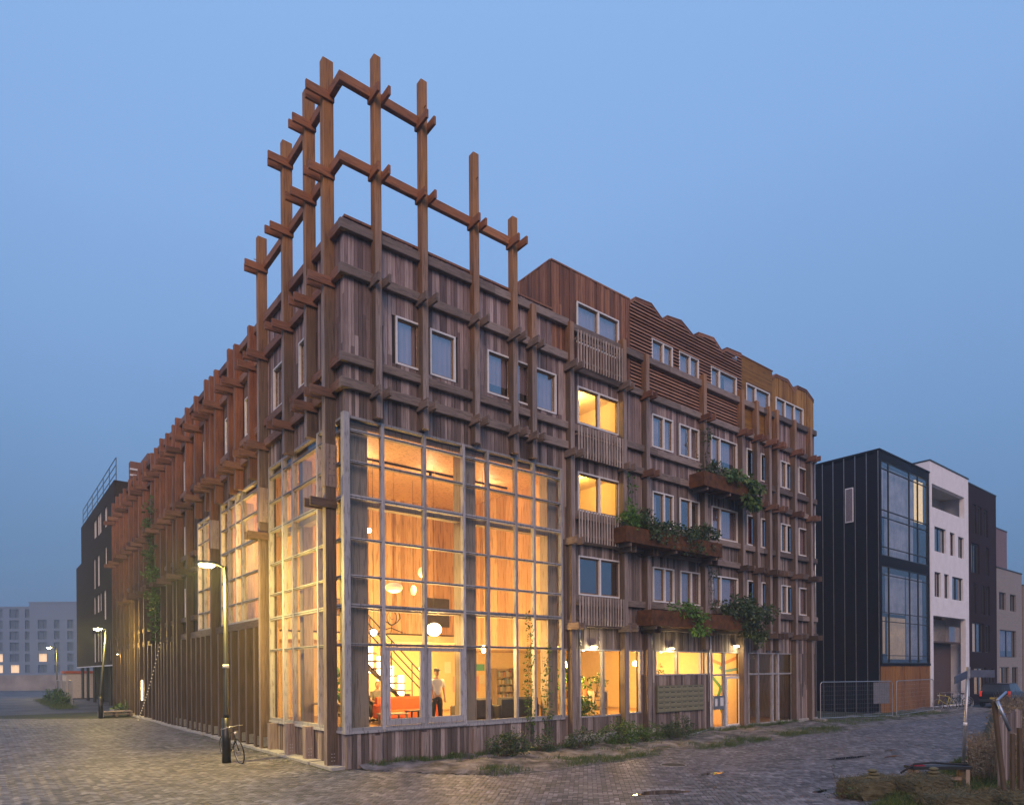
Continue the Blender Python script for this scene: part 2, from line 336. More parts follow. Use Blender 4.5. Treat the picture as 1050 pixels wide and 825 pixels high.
# -- walls
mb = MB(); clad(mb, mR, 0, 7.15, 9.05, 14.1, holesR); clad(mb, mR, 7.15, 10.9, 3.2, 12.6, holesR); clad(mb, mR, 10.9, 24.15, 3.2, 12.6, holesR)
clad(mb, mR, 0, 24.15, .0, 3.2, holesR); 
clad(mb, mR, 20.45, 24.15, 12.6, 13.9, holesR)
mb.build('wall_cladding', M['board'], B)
mb = MB(); clad(mb, mR, 7.15, 10.9, 12.6, 15.72, holesR); mb2 = clad(mb, lambda p:(7.15-p[1]-.03,p[0],p[2]), .03, 7, 14.0, 15.72); tag(mb.build('upper_cladding', M['board_red'], B),'reddish vertical boards of the raised roof storey')
mb = MB()
z = 12.62
def prof(pts):
    def f(u):
        for (a,za),(b,zb) in zip(pts,pts[1:]):
            if a<=u<=b: t=(u-a)/(b-a); return za+(zb-za)*t
        return pts[-1][1]
    return f
pz = [(10.9,15.66),(11.2,15.9),(12.1,15.97),(12.73,15.6),(13.0,15.82),(13.87,15.92),(14.64,15.58),(14.95,15.8),(15.98,15.9),(16.54,15.56),(16.9,15.78),(17.97,15.84)]
top3 = prof(pz)
pz4 = [(20.45,15.5),(20.7,15.72),(21.75,15.76),(22.29,15.45),(22.6,15.7),(23.45,15.72),(24.15,15.4)]
top4 = prof(pz4)
H3 = [h for h in holesR if h[3] > 12.6]
while z < 15.9:
    # horizontal louvre boards, cut at windows and at the wavy top
    us = [10.92,17.97]; spans=[(10.92,17.97)]
    for (a,b,c,d) in H3:
        if z+.06 > c and z < d: spans = [q for s in spans for q in ((s[0],min(s[1],a)),(max(s[0],b),s[1])) if q[1]-q[0]>.02]
    for s0,s1 in spans:
        step=.1; run=None; u=s0
        while u < s1-1e-6:
            ok = top3(u+.05) >= z+.09; nu=min(u+step,s1)
            if ok: run=(run[0],nu) if run else (u,nu)
            if (not ok or nu>=s1-1e-6) and run:
                mb.add([mR(p) for p in ((run[0],.0,z+.095),(run[1],.0,z+.095),(run[1],.055,z+.0),(run[0],.055,z+.0),(run[0],-.02,z+.085),(run[1],-.02,z+.085),(run[1],.035,z-.01),(run[0],.035,z-.01))],[(0,1,2,3),(7,6,5,4),(0,3,7,4),(1,5,6,2),(3,2,6,7),(0,4,5,1)])
                run=None
            u=nu
    z += .125
tag(mb.build('louvre_cladding', M['slat_h'], B),'horizontal louvre boards under a wavy roof edge')
mb = MB(); z=12.62
while z<15.78:
    spans=[(17.99,20.43)]
    for (a,b,c,d) in H3:
        if z+.05>c and z<d: spans=[q for s in spans for q in ((s[0],min(s[1],a)),(max(s[0],b),s[1])) if q[1]-q[0]>.02]
    for s0,s1 in spans: mb.box(s0,s1,-.02,.012,z,z+.066,mR)
    z+=.072
tag(mb.build('strip_cladding', M['board_ochre_h'], B),'ochre block of narrow horizontal boards')
mb = MB(); clad(mb, mR, 20.45, 24.15, 13.9, top4, holesR); tag(mb.build('ochre_cladding', M['board_ochre'], B),'ochre vertical boards with a wavy top edge')
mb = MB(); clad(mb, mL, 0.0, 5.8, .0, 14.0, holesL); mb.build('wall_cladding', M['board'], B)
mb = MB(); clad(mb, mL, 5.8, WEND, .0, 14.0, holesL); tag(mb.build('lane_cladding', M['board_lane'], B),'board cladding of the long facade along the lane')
# backing walls and closed body
mb = MB()
backing(mb, mR, 0.03, 7.15, 0, 14.0, holesR); backing(mb, mR, 7.15, 24.12, 0, 12.6, holesR); backing(mb, mR, 7.15, 10.9, 12.6, 15.7, holesR)
backing(mb, mR, 10.9, 18.0, 12.6, 15.52, holesR); backing(mb, mR, 18.0, 20.44, 12.6, 15.78, holesR); backing(mb, mR, 20.44, 24.12, 12.6, 15.4, holesR)
backing(mb, mL, 0.2, WEND, 0, 13.95, holesL)
mb.box(24.0,24.14,0.2,12,0,15.35); mb.box(0.2,24,12,12.15,0,14); mb.box(12,12.15,12.16,WEND,0,14); mb.box(.21,12,WEND-.15,WEND,0,14)
mb.box(7.17,7.3,.2,10,14.0,15.7)
mb.build('wall_core', M['backing'], B)
mb = MB()
mb.box(.05,7.15,.05,11.9,13.8,13.95); mb.box(.05,11.95,11.9,WEND-.02,13.8,13.95); mb.box(7.2,10.9,.05,10,15.55,15.68); mb.box(10.9,24.05,.05,11.8,15.3,15.45)
mb.box(7.2,24,10,12,13.8,13.95)
mb.build('roof', M['zinc'], B)
# parapet caps with small crenel blocks
mb = MB()
mb.box(0,7.15,-.2,.05,14.1,14.16,mR); mb.box(.2,WEND,-.2,.05,14.0,14.05,mL); mb.box(7.13,10.92,-.2,.03,15.72,15.77,mR); mb.box(7.1,7.3,.03,7,15.72,15.765); mb.box(17.97,20.47,-.2,.03,15.78,15.83,mR)
for f,pp in ((top3,pz),(top4,pz4)):
    for (a,za),(b,zb) in zip(pp,pp[1:]):
        mb.add([mR(p) for p in ((a,.03,za-.11),(b,.03,zb-.11),(b,.0,zb-.11),(a,.0,za-.11),(a,.03,za-.002),(b,.03,zb-.002),(b,.0,zb-.002),(a,.0,za-.002))],[(0,1,2,3),(4,7,6,5),(0,4,5,1),(1,5,6,2),(2,6,7,3),(3,7,4,0)])
        mb.add([mR(p) for p in ((a,.04,za),(b,.04,zb),(b,-1.2,zb),(a,-1.2,za),(a,.04,za+.035),(b,.04,zb+.035),(b,-1.2,zb+.035),(a,-1.2,za+.035))],[(0,1,2,3),(4,7,6,5),(0,4,5,1),(1,5,6,2),(2,6,7,3),(3,7,4,0)])
mb.build('parapet_cap', M['board_red'], B)
# roof boxes set back on the lane side
mb = MB(); mb.box(1.5,6,27.3,30.6,13.9,16.6); mb.box(1.5,6,34,36.4,13.9,17.2)
clad(mb, lambda p:(1.5-p[1]-.03,p[0],p[2]), 27.3,30.6,13.9,16.65); clad(mb, lambda p:(p[0],27.3-p[1]-.03,p[2]), 1.5,6,13.9,16.65)
tag(mb.build('rooftop_box', M['board_red'], B),'reddish rooftop boxes above the lane facade')

# -- posts
def post(mp, u0, u1, z0, z1, mat, w0=.02, w1=.30, pr=None):
    m = MB(); m.cbox(u0,u1,w0,w1,z0,z1,.014,mp); return m
RAILZ = 14.2
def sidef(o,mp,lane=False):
    o.data.materials.append(M['side_lane_shade' if lane else 'post_side_shade'])
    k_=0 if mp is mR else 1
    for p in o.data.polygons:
        if abs(p.normal[k_])>.5: p.material_index=1  # side faces take the darker material with painted shade
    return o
def two(mp,u0,u1,z0,z1):
    if mp is mR: u0=u1-.2; W1=.26
    else: W1=.31
    sides=lambda o:sidef(o,mp)
    m = post(mp,u0,u1,z0,z1,None,w1=W1); a=(u0+u1)/2
    if z1 > 14.6: m.box(a-.012,a+.012,W1,W1+.1,z1-.75,z1-.735,mp)
    lane = mp is mL and u1 > 6
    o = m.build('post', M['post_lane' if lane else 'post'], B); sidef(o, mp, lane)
PR = [(.68,.95,9.1,18.52),(2.10,2.36,9.12,18.65),(3.84,4.10,9.1,17.5),(5.28,5.54,9.1,16.25),(6.05,6.29,9.1,13.86),(7.66,7.91,.35,13.85),(10.21,10.46,.3,14.05),(11.43,11.69,.3,13.9),(14.92,15.17,3.3,14.1),(17.6,17.82,.1,14.2),(18.72,18.94,3.3,14.0),(19.72,19.93,3.3,14.0),(20.36,20.58,3.3,14.0),(21.88,22.1,.1,13.9),(23.3,23.54,.1,13.9)]
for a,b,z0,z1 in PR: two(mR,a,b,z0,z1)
for i,v in enumerate(LP):
    full = i in (0,3,8) or v>15
    z0 = 0.05 if full else (8.92 if v<15 else 0.05)
    z1 = {0:18.4,1:18.4,2:18.1,3:16.44}.get(i, 13.98 + (.12 if i%3==0 else 0))
    wd = .22 if i==0 else .2
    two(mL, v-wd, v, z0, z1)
# ground level posts on the lane side below the cross beam, and stubs
for v in (6.5,7.35,8.15,9.05,9.8,10.7,12.5,13.25,14.0,14.8,16.6,18.7,20.2,21.5,24.2,27.2,30.5):
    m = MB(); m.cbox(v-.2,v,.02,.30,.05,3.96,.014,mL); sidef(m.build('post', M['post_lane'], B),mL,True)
for v,h in ((2.29,.98),(3.7,.98),(5.2,.9)): mb=MB(); mb.cbox(v-.22,v,.02,.28,.05,h,.014,mL); tag(mb.build('post_stub', M['post'], B),'short post stub under the glazed bay')
for u in (.72,2.15,3.9): mb=MB(); mb.cbox(u,u+.22,.03,.12,.05,.82,.01,mR); tag(mb.build('post_stub', M['post'], B),'short post stub under the glazed bay')
# splice plates: thicker sleeve on full-height posts
for v in (.73,5.9,11.65):
    m=MB(); m.cbox(v-.235,v+.02,.0,.33,6.95+.35,8.4,.01,mL)
    for k in range(6):
        for j in range(2): m.box(v-.26,v-.236,.08+.12*j,.1+.12*j,7.45+k*.15,7.475+k*.15,mL)
    tag(m.build('post_sleeve', M['post'], B),'bolted timber splice around the post')
# steel shoes at the lane-side feet
mb=MB()
feet=[.73,2.29,3.7,5.9,6.5,7.35,8.15,9.05,9.8,10.7,11.65,12.5,13.25,14.0,14.8,15.55,16.6,17.4,18.1]
for v in feet:
    mb=MB(); a=v-.2; y=a-.012
    mb.box(.0,.01,0,1,0,1,lambda p:p) if False else None
    mb.box(-.24,-.08,y-.006,y,.12,.42)
    for i in range(2):
        for j in range(3): mb.box(-.205+.07*i,-.185+.07*i+.015,y-.009,y-.0062,.17+.09*j,.195+.09*j)
    mb.build('post_shoe', M['steel'], B)
mb=MB(); v=.1
while v<WEND:
    w=rnd.uniform(.9,1.5); mb.cbox(v,min(v+w-.03,WEND),.0,.40+rnd.uniform(-.04,.04),-.05,.07+rnd.uniform(-.015,.02),.01,mL); v+=w
mb.build('footing', M['concrete'], B)
for a,b in ((7.6,12.1),(15.6,18.3),(18.3,24.2)): mb=MB(); mb.cbox(a,b-.02,.0,.10,-.05,.16 if a>15 else .34,.01,mR); mb.build('footing', M['concrete'], B)

# -- beams (rails)
def rail(mp,a,b,z0,z1,mat,w0=.016,w1=.16,lab=None):
    m=MB(); r=random.Random(int(a*100+z0*77))
    # long beams are spliced from lengths
    u=a
    while u<b-.01:
        L=min(b-u, r.uniform(4.2,6.5)); 
        if b-(u+L)<1.2: L=b-u
        m.cbox(u,u+L-.004,w0,w1+r.uniform(-.006,.006),z0,z1,.012,mp); u+=L
    o=m.build('beam', M[mat], B); 
    return o
for z0,z1 in ((13.72,13.97),(12.60,12.85),(10.37,10.60),(9.71,9.96)): rail(mR,-.16,7.78,z0,z1,'beam')
rail(mR,-.16,5.62,17.42,17.66,'beam_glow') if False else rail(mR,-.16,2.40,17.42,17.67,'beam_glow')
rail(mR,-.16,5.6,15.41,15.66,'beam_glow')
for z0,z1 in ((13.66,13.90),(12.36,12.60),(10.36,10.60),(9.54,9.78),(7.52,7.76),(6.69,6.93),(4.72,4.95),(3.92,4.15)): rail(mR,7.92 if z0>4.5 else 7.7,24.15,z0,z1,'beam')
for z0,z1 in ((13.72,13.97),(12.60,12.85),(10.37,10.60),(9.71,9.96)): rail(mL,-.012,WEND,z0,z1,'beam_red')
rail(mL,-.012,3.7,17.42,17.67,'beam_glow'); rail(mL,-.012,5.95,15.41,15.66,'beam_glow')
rail(mL,5.72,WEND,3.98,4.24,'beam_red')
for z0,z1 in ((7.52,7.74),(6.80,7.04),(4.75,4.97)): rail(mL,14.7,WEND,z0,z1,'beam_red')
# corner returns of the rails (short lane-side pieces)
# -- clamp stubs either side of each post
stubs=[]
def stub(mp,u0,u1,zc,L=.66,top=False):
    r=rnd; d=r.uniform(-.03,.03)
    for s in (0,1):
        a=(u0-.075,u0-.003) if s==0 else (u1+.003,u1+.075)
        stubs.append((mp,a,zc,L+r.uniform(-.06,.06),top, (u0+u1)/2 if mp is mR else (u0+u1)/2*1.0))
for i,(a,b,z0,z1) in enumerate(PR):
    if a<7: lv=[12.60,9.71]
    else: lv=[12.36,9.54,6.69,3.92]
    if a<5.7: lv.append(15.41)
    if a<2.5: lv.append(17.42)
    for z in lv:
        if z0-.3<z<z1: stub(mR,b-.2,b,z-.02,.6,z>14.3)
for i,v in enumerate(LP):
    lv=[12.60,9.71]
    if v>15 or i in (0,3): lv.append(6.85)
    if v<=5.9: lv.append(15.41)
    if v<=3.7: lv.append(17.42)
    for z in lv:
        if v>33 and z<9: continue
        stub(mL,v-.2,v,z-.02,.72,z>14.3)
stubs.sort(key=lambda s:s[5])
rest=MB()
for k,(mp,a,zc,L,top,_) in enumerate(stubs):
    m=MB() if k<100 else rest
    m.cbox(a[0],a[1],.02,L,zc-.09,zc+.14,.008,mp)
    if k<100: m.build('bracket', M['beam_glow' if top else ('beam_red' if mp is mL else 'beam')], B)
tag(rest.build('bracket', M['beam_red'], B), kind='stuff')

# -- windows
def window(mp,u0,u1,z0,z1,mull,style,par=B):
    fr=MB(); t=.05; o0,o1=-.09,.03
    if style in('litg',): t=.03
    fr.box(u0,u1,o0,o1,z0,z0+t,mp); fr.box(u0,u1,o0,o1,z1-t,z1,mp); fr.box(u0,u0+t,o0,o1,z0+t,z1-t,mp); fr.box(u1-t,u1,o0,o1,z0+t,z1-t,mp)
    xs=[u0+t]+[u0+(u1-u0)*q for q in mull]+[u1-t]
    for q in xs[1:-1]: fr.box(q-.035,q+.035,o0,o1-.004,z0+t,z1-t,mp)
    w=fr.build('window', M['frame'], par)
    sa=MB(); gl=MB(); st=.045
    for i in range(len(xs)-1):
        a=xs[i]+(.035 if i else 0)+.002; b=xs[i+1]-(.035 if i<len(xs)-2 else 0)-.002; c=z0+t+.002; d=z1-t-.002
        e,f=-.085,-.035
        sa.box(a,b,e,f,c,c+st,mp); sa.box(a,b,e,f,d-st,d,mp); sa.box(a,a+st,e,f,c+st,d-st,mp); sa.box(b-st,b,e,f,c+st,d-st,mp)
        gl.box(a+st+.001,b-st-.001,-.062,-.056,c+st+.001,d-st-.001,mp)
    sa.build('sash', M['sash'], w)
    gl.build('pane', M['glass_clear' if style.startswith('lit') else 'glass_dark'], w)
    # what is seen behind
    if not style.startswith('lit'):
        bk=MB(); bk.box(u0-.02,u1+.02,-.46,-.44,z0-.02,z1+.02,mp); bk.box(u0-.02,u0-.002,-.44,-.2,z0,z1,mp); bk.box(u1+.002,u1+.02,-.44,-.2,z0,z1,mp)
        bk.box(u0-.02,u1+.02,-.44,-.2,z0-.02,z0-.002,mp); bk.box(u0-.02,u1+.02,-.44,-.2,z1+.002,z1+.02,mp)
        bk.build('room', M['room_dark'], w)
        def cur(a,b,mat,zb=None):
            c=MB(); n=max(4,int((b-a)/.05)); pts=[(a+(b-a)*i/n,-.16+.014*math.sin(i*1.9+a*7)) for i in range(n+1)]
            zb=z0+.04 if zb is None else zb
            vs=[]; 
            for p in pts: vs+= [mp((p[0],p[1],zb)),mp((p[0],p[1],z1-.03))]
            c.add(vs,[(2*i,2*i+2,2*i+3,2*i+1) for i in range(n)]); c.build('curtain',M[mat],w)
        W=u1-u0
        if style=='sky': cur(u0+.06,u1-.06,'curtain_grey',z0+(z1-z0)*rnd.choice((.05,.05,.3)))
        if style=='pale': cur(u0+.06,u0+W*.45,'curtain'); cur(u1-W*.35,u1-.06,'curtain')
        if style=='half': cur(u0+.06,u0+W*.35,'curtain')
        if style=='grey': cur(u0+.06,u1-.06,'curtain_grey')
        if style=='red': cur(u0+.06,u1-.06,'curtain_red')
    return w
for w in winR:
    if w[4]==[] and w[5]=='lit': continue
    o=window(mR,*w[:4],w[4],w[5])
    if w[5]=='red': tag(o,'window with a red curtain')
    if w[5]=='lit': tag(o,'two pane window lit warm yellow')
for w in winL+winLg: window(mL,*w[:4],w[4],w[5])
# rooms behind the lit windows
def room(x0,x1,y0,y1,z0,z1,mat,name='room'):
    m=MB(); t=.04
    m.box(x0-t,x1+t,y1,y1+t,z0-t,z1+t); m.box(x0-t,x0,y0,y1,z0,z1); m.box(x1,x1+t,y0,y1,z0,z1); m.box(x0-t,x1+t,y0,y1,z0-t,z0); m.box(x0-t,x1+t,y0,y1,z1,z1+t)
    return m.build(name, M[mat], B)
M['wall_yellow']=plain('warm painted wall',(.78,.60,.30),.8,noise=.1,bump=.02)
room(7.9,10.8,.22,3.2,9.85,12.3,'ply_light'); room(7.9,10.8,.22,3.2,7.0,9.4,'wall_yellow')
room(8.2,10.5,.22,1.6,4.2,6.6,'room_dark') if False else None

LG=2.45
def point(name,loc,col,e,rad=.1,spot=None,par=None,rot=None):
    if loc[0]>.1 and loc[1]>0: e*=LG
    l=bpy.data.lights.new(name,'SPOT' if spot else 'POINT'); l.energy=e; l.color=col; l.shadow_soft_size=rad
    if spot: l.spot_size=spot; l.spot_blend=.7
    o=bpy.data.objects.new(name,l); o.location=loc; COL.objects.link(o)
    if rot: o.rotation_euler=rot
    if par: o.parent=par; o.matrix_parent_inverse=parent_mw(par).inverted()
    return o
WARM=(1,.58,.16); WARM2=(1,.66,.20)
point('room_light',(9.4,1.2,11.9),WARM2,52,.15,par=B); point('room_light',(9.4,1.3,9.1),WARM2,42,.15,par=B)
point('room_light',(2.0,16.2,8.6),WARM2,25,.15,par=B)
# lit rooms on lane side
def roomL(v0,v1,d,z0,z1,mat,e):
    m=MB(); t=.04
    m.box(d,d+t,v0-t,v1+t,z0-t,z1+t); m.box(.22,d,v0-t,v0,z0,z1); m.box(.22,d,v1,v1+t,z0,z1); m.box(.22,d,v0-t,v1+t,z0-t,z0); m.box(.22,d,v0-t,v1+t,z1,z1+t)
    m.build('room', M[mat], B); point('room_light',((.22+d)/2,(v0+v1)/2,z1-.3),WARM2,e,.1,par=B)
roomL(6.9,8.3,1.5,10.5,12.3,'wall_yellow',9); roomL(15.6,17.2,1.5,7.6,9.3,'wall_yellow',8); roomL(15.6,17.2,1.5,4.8,6.5,'wall_yellow',8)
roomL(11.8,12.35,.9,1.1,3.5,'wall_yellow',7); roomL(14.9,15.45,.9,1.1,3.5,'wall_yellow',7); roomL(17.5,18.1,.9,1.2,3.4,'wall_yellow',6)

# -- glazed bays
def bay(mp,name,us,zs,u0,u1,z0,z1,lab,thick=(),doors=False,par=B):
    m=MB(); w=.045
    for u in us: m.cbox(u-w,u+w,-.10,.05,z0,z1,.008,mp)
    for z in zs:
        h=.05 if z in thick else .032
        m.box(u0,u1,-.09,.032,z-h,z+h,mp)
    o=tag(m.build(name,M['mullion'],par),lab)
    g=MB(); uu=sorted(set([u0]+list(us)+[u1])); 
    g.box(u0+.01,u1-.01,-.052,-.044,z0+.01,z1-.01,mp)
    g.build('pane',M['glass_bay'],o)
    k=MB()
    for z in zs[1:-1]: k.box(u0,u1,-.085,.034,z-.012,z+.006,mp) if False else k.box(u0,u1,.0325,.036,z-.016,z+.004,mp)
    k.build('gasket',M['gasket'],o)
    return o
zs=[1.0,3.2,4.2,4.96,5.92,7.0,7.9,8.70,9.03]
bR=bay(mR,'glazed_bay',[.06,1.05,2.34,3.65,4.52,5.6,6.33,7.5],zs,.02,7.55,.97,9.05,'two storey glazed bay facing the street',(7.0,4.2,1.0))
bL=bay(mL,'glazed_bay',[.02,1.72,3.6,4.42,5.62],zs,.03,5.66,.97,9.05,'two storey glazed bay facing the lane',(7.0,4.2,1.0))
mb=MB(); mb.cbox(-.08,.10,-.08,.10,.9,9.12,.012); mb.build('corner_mullion',M['mullion'],B)
zl=[4.28,4.98,5.92,7.0,7.9,8.62,8.93]
bay(mL,'glazed_bay',[6.02,6.6,8.5,9.2,10.1,11.08],zl,5.98,11.1,4.28,8.95,'raised glazed bay between lane posts',(7.0,4.28))
bay(mL,'glazed_bay',[11.74,12.6,13.6,14.55],[4.28,4.98,5.92,7.0,7.9,8.6,8.83],11.7,14.6,4.28,8.85,'narrow raised glazed bay further down the lane',(7.0,4.28))
# double door leaves in the bay
for a,b in ((1.11,2.285),(2.395,3.60)):
    m=MB(); t=.12
    m.box(a,b,-.03,.045,1.06,1.06+.17,mR); m.box(a,b,-.03,.045,3.15-t*.8,3.15,mR); m.box(a,a+t,-.03,.045,1.23,3.15-t*.8,mR); m.box(b-t,b,-.03,.045,1.23,3.15-t*.8,mR)
    d=m.build('door',M['mullion'],B); h=MB(); x=b-.06 if a<2 else a+.06; h.tube([mR((x,.045,2.0)),mR((x,.09,2.0)),mR((x-.09 if a<2 else x+.09,.09,2.0))],.01,6); h.build('handle',M['steel'],d)
mb=MB(); mb.box(1.05,3.68,.02,.10,.93,.985,mR); mb.box(-.06,7.6,.0,.06,.9,.965,mR); mb.box(.1,5.7,.0,.06,.9,.965,mL); mb.build('sill',M['mullion'],B)
# narrow/ground windows
def gwin(u0,u1,z0,z1,mull,hm=(),lab=None,name='window'):
    m=MB(); t=.045
    m.box(u0,u1,-.09,.03,z0,z0+t,mR); m.box(u0,u1,-.09,.03,z1-t,z1,mR); m.box(u0,u0+t,-.09,.03,z0+t,z1-t,mR); m.box(u1-t,u1,-.09,.03,z0+t,z1-t,mR)
    for q in mull: m.box(q-.05,q+.05,-.09,.027,z0+t,z1-t,mR)
    for q in hm: m.box(u0+t,u1-t,-.088,.024,q-.035,q+.035,mR)
    o=tag(m.build(name,M['mullion'],B),lab); g=MB(); g.box(u0+.03,u1-.03,-.05,-.044,z0+.03,z1-.03,mR); g.build('pane',M['glass_clear'],o); return o
gwin(7.58,7.92,.97,3.2,[]); gwin(8.28,10.45,.9,3.2,[9.42],lab='large ground floor window full of plants'); gwin(10.70,11.38,.93,3.2,[]); gwin(11.44,11.77,2.3,3.2,[])
gwin(12.2,15.43,2.28,3.2,[13.5,15.02],lab='high ribbon window above the letterboxes')
gwin(18.36,22.05,.05,3.2,[19.13,20.3,20.78],[2.28],lab='dim ground floor shopfront window')
o=gwin(15.72,17.80,.05,3.2,[16.58],[2.26],lab='entrance front beside the letterboxes',name='entrance')
m=MB(); a,b=16.66,17.72
m.box(a,b,-.02,.04,.08,.22,mR); m.box(a,b,-.02,.04,2.1,2.2,mR); m.box(a,a+.1,-.02,.04,.22,2.1,mR); m.box(b-.1,b,-.02,.04,.22,2.1,mR)
d=m.build('door',M['frame'],B); h=MB(); h.tube([mR((a+.05,.04,1.1)),mR((a+.05,.09,1.1)),mR((a+.16,.09,1.1))],.011,6); h.build('handle',M['steel'],d)
m=MB(); m.box(15.78,16.52,.028,.06,.86,1.42,mR); ip=tag(m.build('intercom_panel',M['zinc'],B),'grey intercom panel in the entrance side light')
m=MB(); m.box(15.86,16.02,.06,.066,1.0,1.3,mR); m.box(16.22,16.44,.06,.066,1.0,1.34,mR); m.build('button_plate',M['frame'],ip)
# letterboxes
m=MB(); m.box(12.2,15.08,.014,.09,.90,1.90,mR); lb=tag(m.build('letterbox_panel',plain('olive letterbox steel',(.20,.19,.12),.42,.3,noise=.15),B),'wide panel with five rows of letterboxes')
flapm=plain('flap steel',(.33,.31,.19),.38,.3,noise=.12)
for i in range(5):
    for j in range(8):
        a=12.24+j*.355; c=.93+i*.193; m=MB()
        m.box(a,a+.335,.0905,.098,c,c+.165,mR); m.box(a+.05,a+.285,.0975,.1,c+.12,c+.145,mR); o=m.build('flap',[flapm,M['steel_dark']],lb)
        for p in o.data.polygons:
            if p.index>=6: p.material_index=1
m=MB(); m.box(13.55,13.72,.016,.07,.05,.88,mR); m.build('post_stub',M['post'],B)

# -- interior
def rect(name,x0,x1,y0,y1,z0,z1,mat,lab=None):
    m=MB(); m.box(x0,x1,y0,y1,z0,z1); return tag(m.build(name,M[mat],B),lab)
rect('interior_floor',.21,15.45,.21,9,.72,.80,'floor_in'); rect('interior_floor',15.55,23.9,.21,9,-.02,.045,'floor_in')
rect('interior_wall',.21,23.9,9.0,9.1,.8,3.9,'ply_light')                       # back wall ground floor
rect('interior_wall',.21,.3,5.72,9,.8,3.9,'ply')
# atrium
def vboards(x0,x1,y,z0,z1,axis='x'):
    m=MB(); u=x0
    while u<x1:
        w=min(rnd.uniform(.16,.2),x1-u)
        if axis=='x': m.box(u+.002,u+w-.002,y,y+.03+rnd.choice((0,.003)),z0,z1)
        else: m.box(y,y+.03,u+.002,u+w-.002,z0,z1)
        u+=w
    return m
vboards(.21,7.7,6.0,3.9,8.9).build('interior_wall',M['ply'],B)
vboards(.21,6.0,7.62,3.3,8.9,'y').build('interior_wall',M['ply'],B)
rect('interior_ceiling',.21,7.75,.21,6.05,8.86,9.0,'ply')
rect('interior_ceiling',7.7,23.9,.21,9.05,3.35,3.9,'ply_light'); rect('interior_ceiling',.21,7.65,6.05,9.05,3.6,3.85,'ply_light')
rect('interior_wall',15.45,15.55,.21,9,.0,3.35,'ply_light'); rect('interior_wall',18.2,18.3,.21,9,.045,3.35,'ply_light'); rect('interior_wall',18.3,23.8,4.0,4.1,.045,3.35,'column_in'); rect('interior_wall',23.8,23.9,.21,4.1,.045,3.35,'column_in'); rect('interior_wall',15.55,18.2,3.4,3.5,.045,3.35,'wall_yellow')
# columns just inside the glass
for a,b,c,d in ((.14,.72,.20,.7),(3.72,4.22,.2,.62),(7.1,7.5,.22,.6)):
    rect('interior_column',a,b,c,d,.8,8.86,'column_in')
for v in (3.62,): rect('interior_column',.3,.6,v,v+.3,.8,8.86,'column_in')
rect('interior_beam',.72,7.1,.24,.5,6.86,7.0,'column_in'); rect('interior_beam',.22,.5,.7,5.6,6.86,7.0,'column_in'); rect('interior_beam',.72,7.6,.24,.46,4.12,4.22,'column_in')
# lane-side upper rooms behind raised bays
rect('interior_wall',3.8,3.9,6.1,14.9,4.1,8.9,'ply'); rect('interior_floor',.21,3.85,6.1,14.9,4.0,4.12,'floor_in'); rect('interior_ceiling',.21,3.9,6.1,14.9,8.8,8.88,'ply'); rect('interior_wall',.21,3.8,11.3,11.38,4.12,8.8,'ply'); rect('interior_wall',.21,3.8,14.85,14.95,4.12,8.8,'ply')
for v in (7.4,9.6): rect('interior_column',.4,.75,v,v+.25,4.12,8.8,'column_in')
# stairs (rising to the left) with railing
m=MB(); n=11; x=5.45; z=.8; y0,y1=4.7,5.7
for i in range(n): m.box(x-.27*(i+1)-.03,x-.27*i,y0,y1,z+.26*(i+1)-.05,z+.26*(i+1))
m.add([(x,y1-.05,z),(x-.27*n,y1-.05,z+.26*n),(x-.27*n,y1-.05,z+.26*n-.3),(x+.1,y1-.05,z-.0),(x,y1,z),(x-.27*n,y1,z+.26*n),(x-.27*n,y1,z+.26*n-.3),(x+.1,y1,z)],[(0,1,2,3),(7,6,5,4),(0,4,5,1),(1,5,6,2),(2,6,7,3)])
st=m.build('staircase',M['column_in'],B)
m=MB()
for h in (.35,.65,.95): m.tube([(x,y0,z+.26+h),(x-.27*n,y0,z+.26*(n+1)+h)],.022,6)
for i in range(0,n+1,3): m.tube([(x-.27*i,y0,z+.26*i),(x-.27*i,y0,z+.26*i+1.2)],.018,6)
m.build('railing',M['steel_dark'],st)
# bright stair light strips on the wall
m=MB()
for i in range(4): m.box(3.5+i*.42,3.75+i*.42,5.94,5.97,1.6+.0*i+ (3-i)*.28,2.35+(3-i)*.35)
tag(m.build('wall_light',emis('stair light',(1,.85,.6),6),B),'bright light panels behind the stairs')

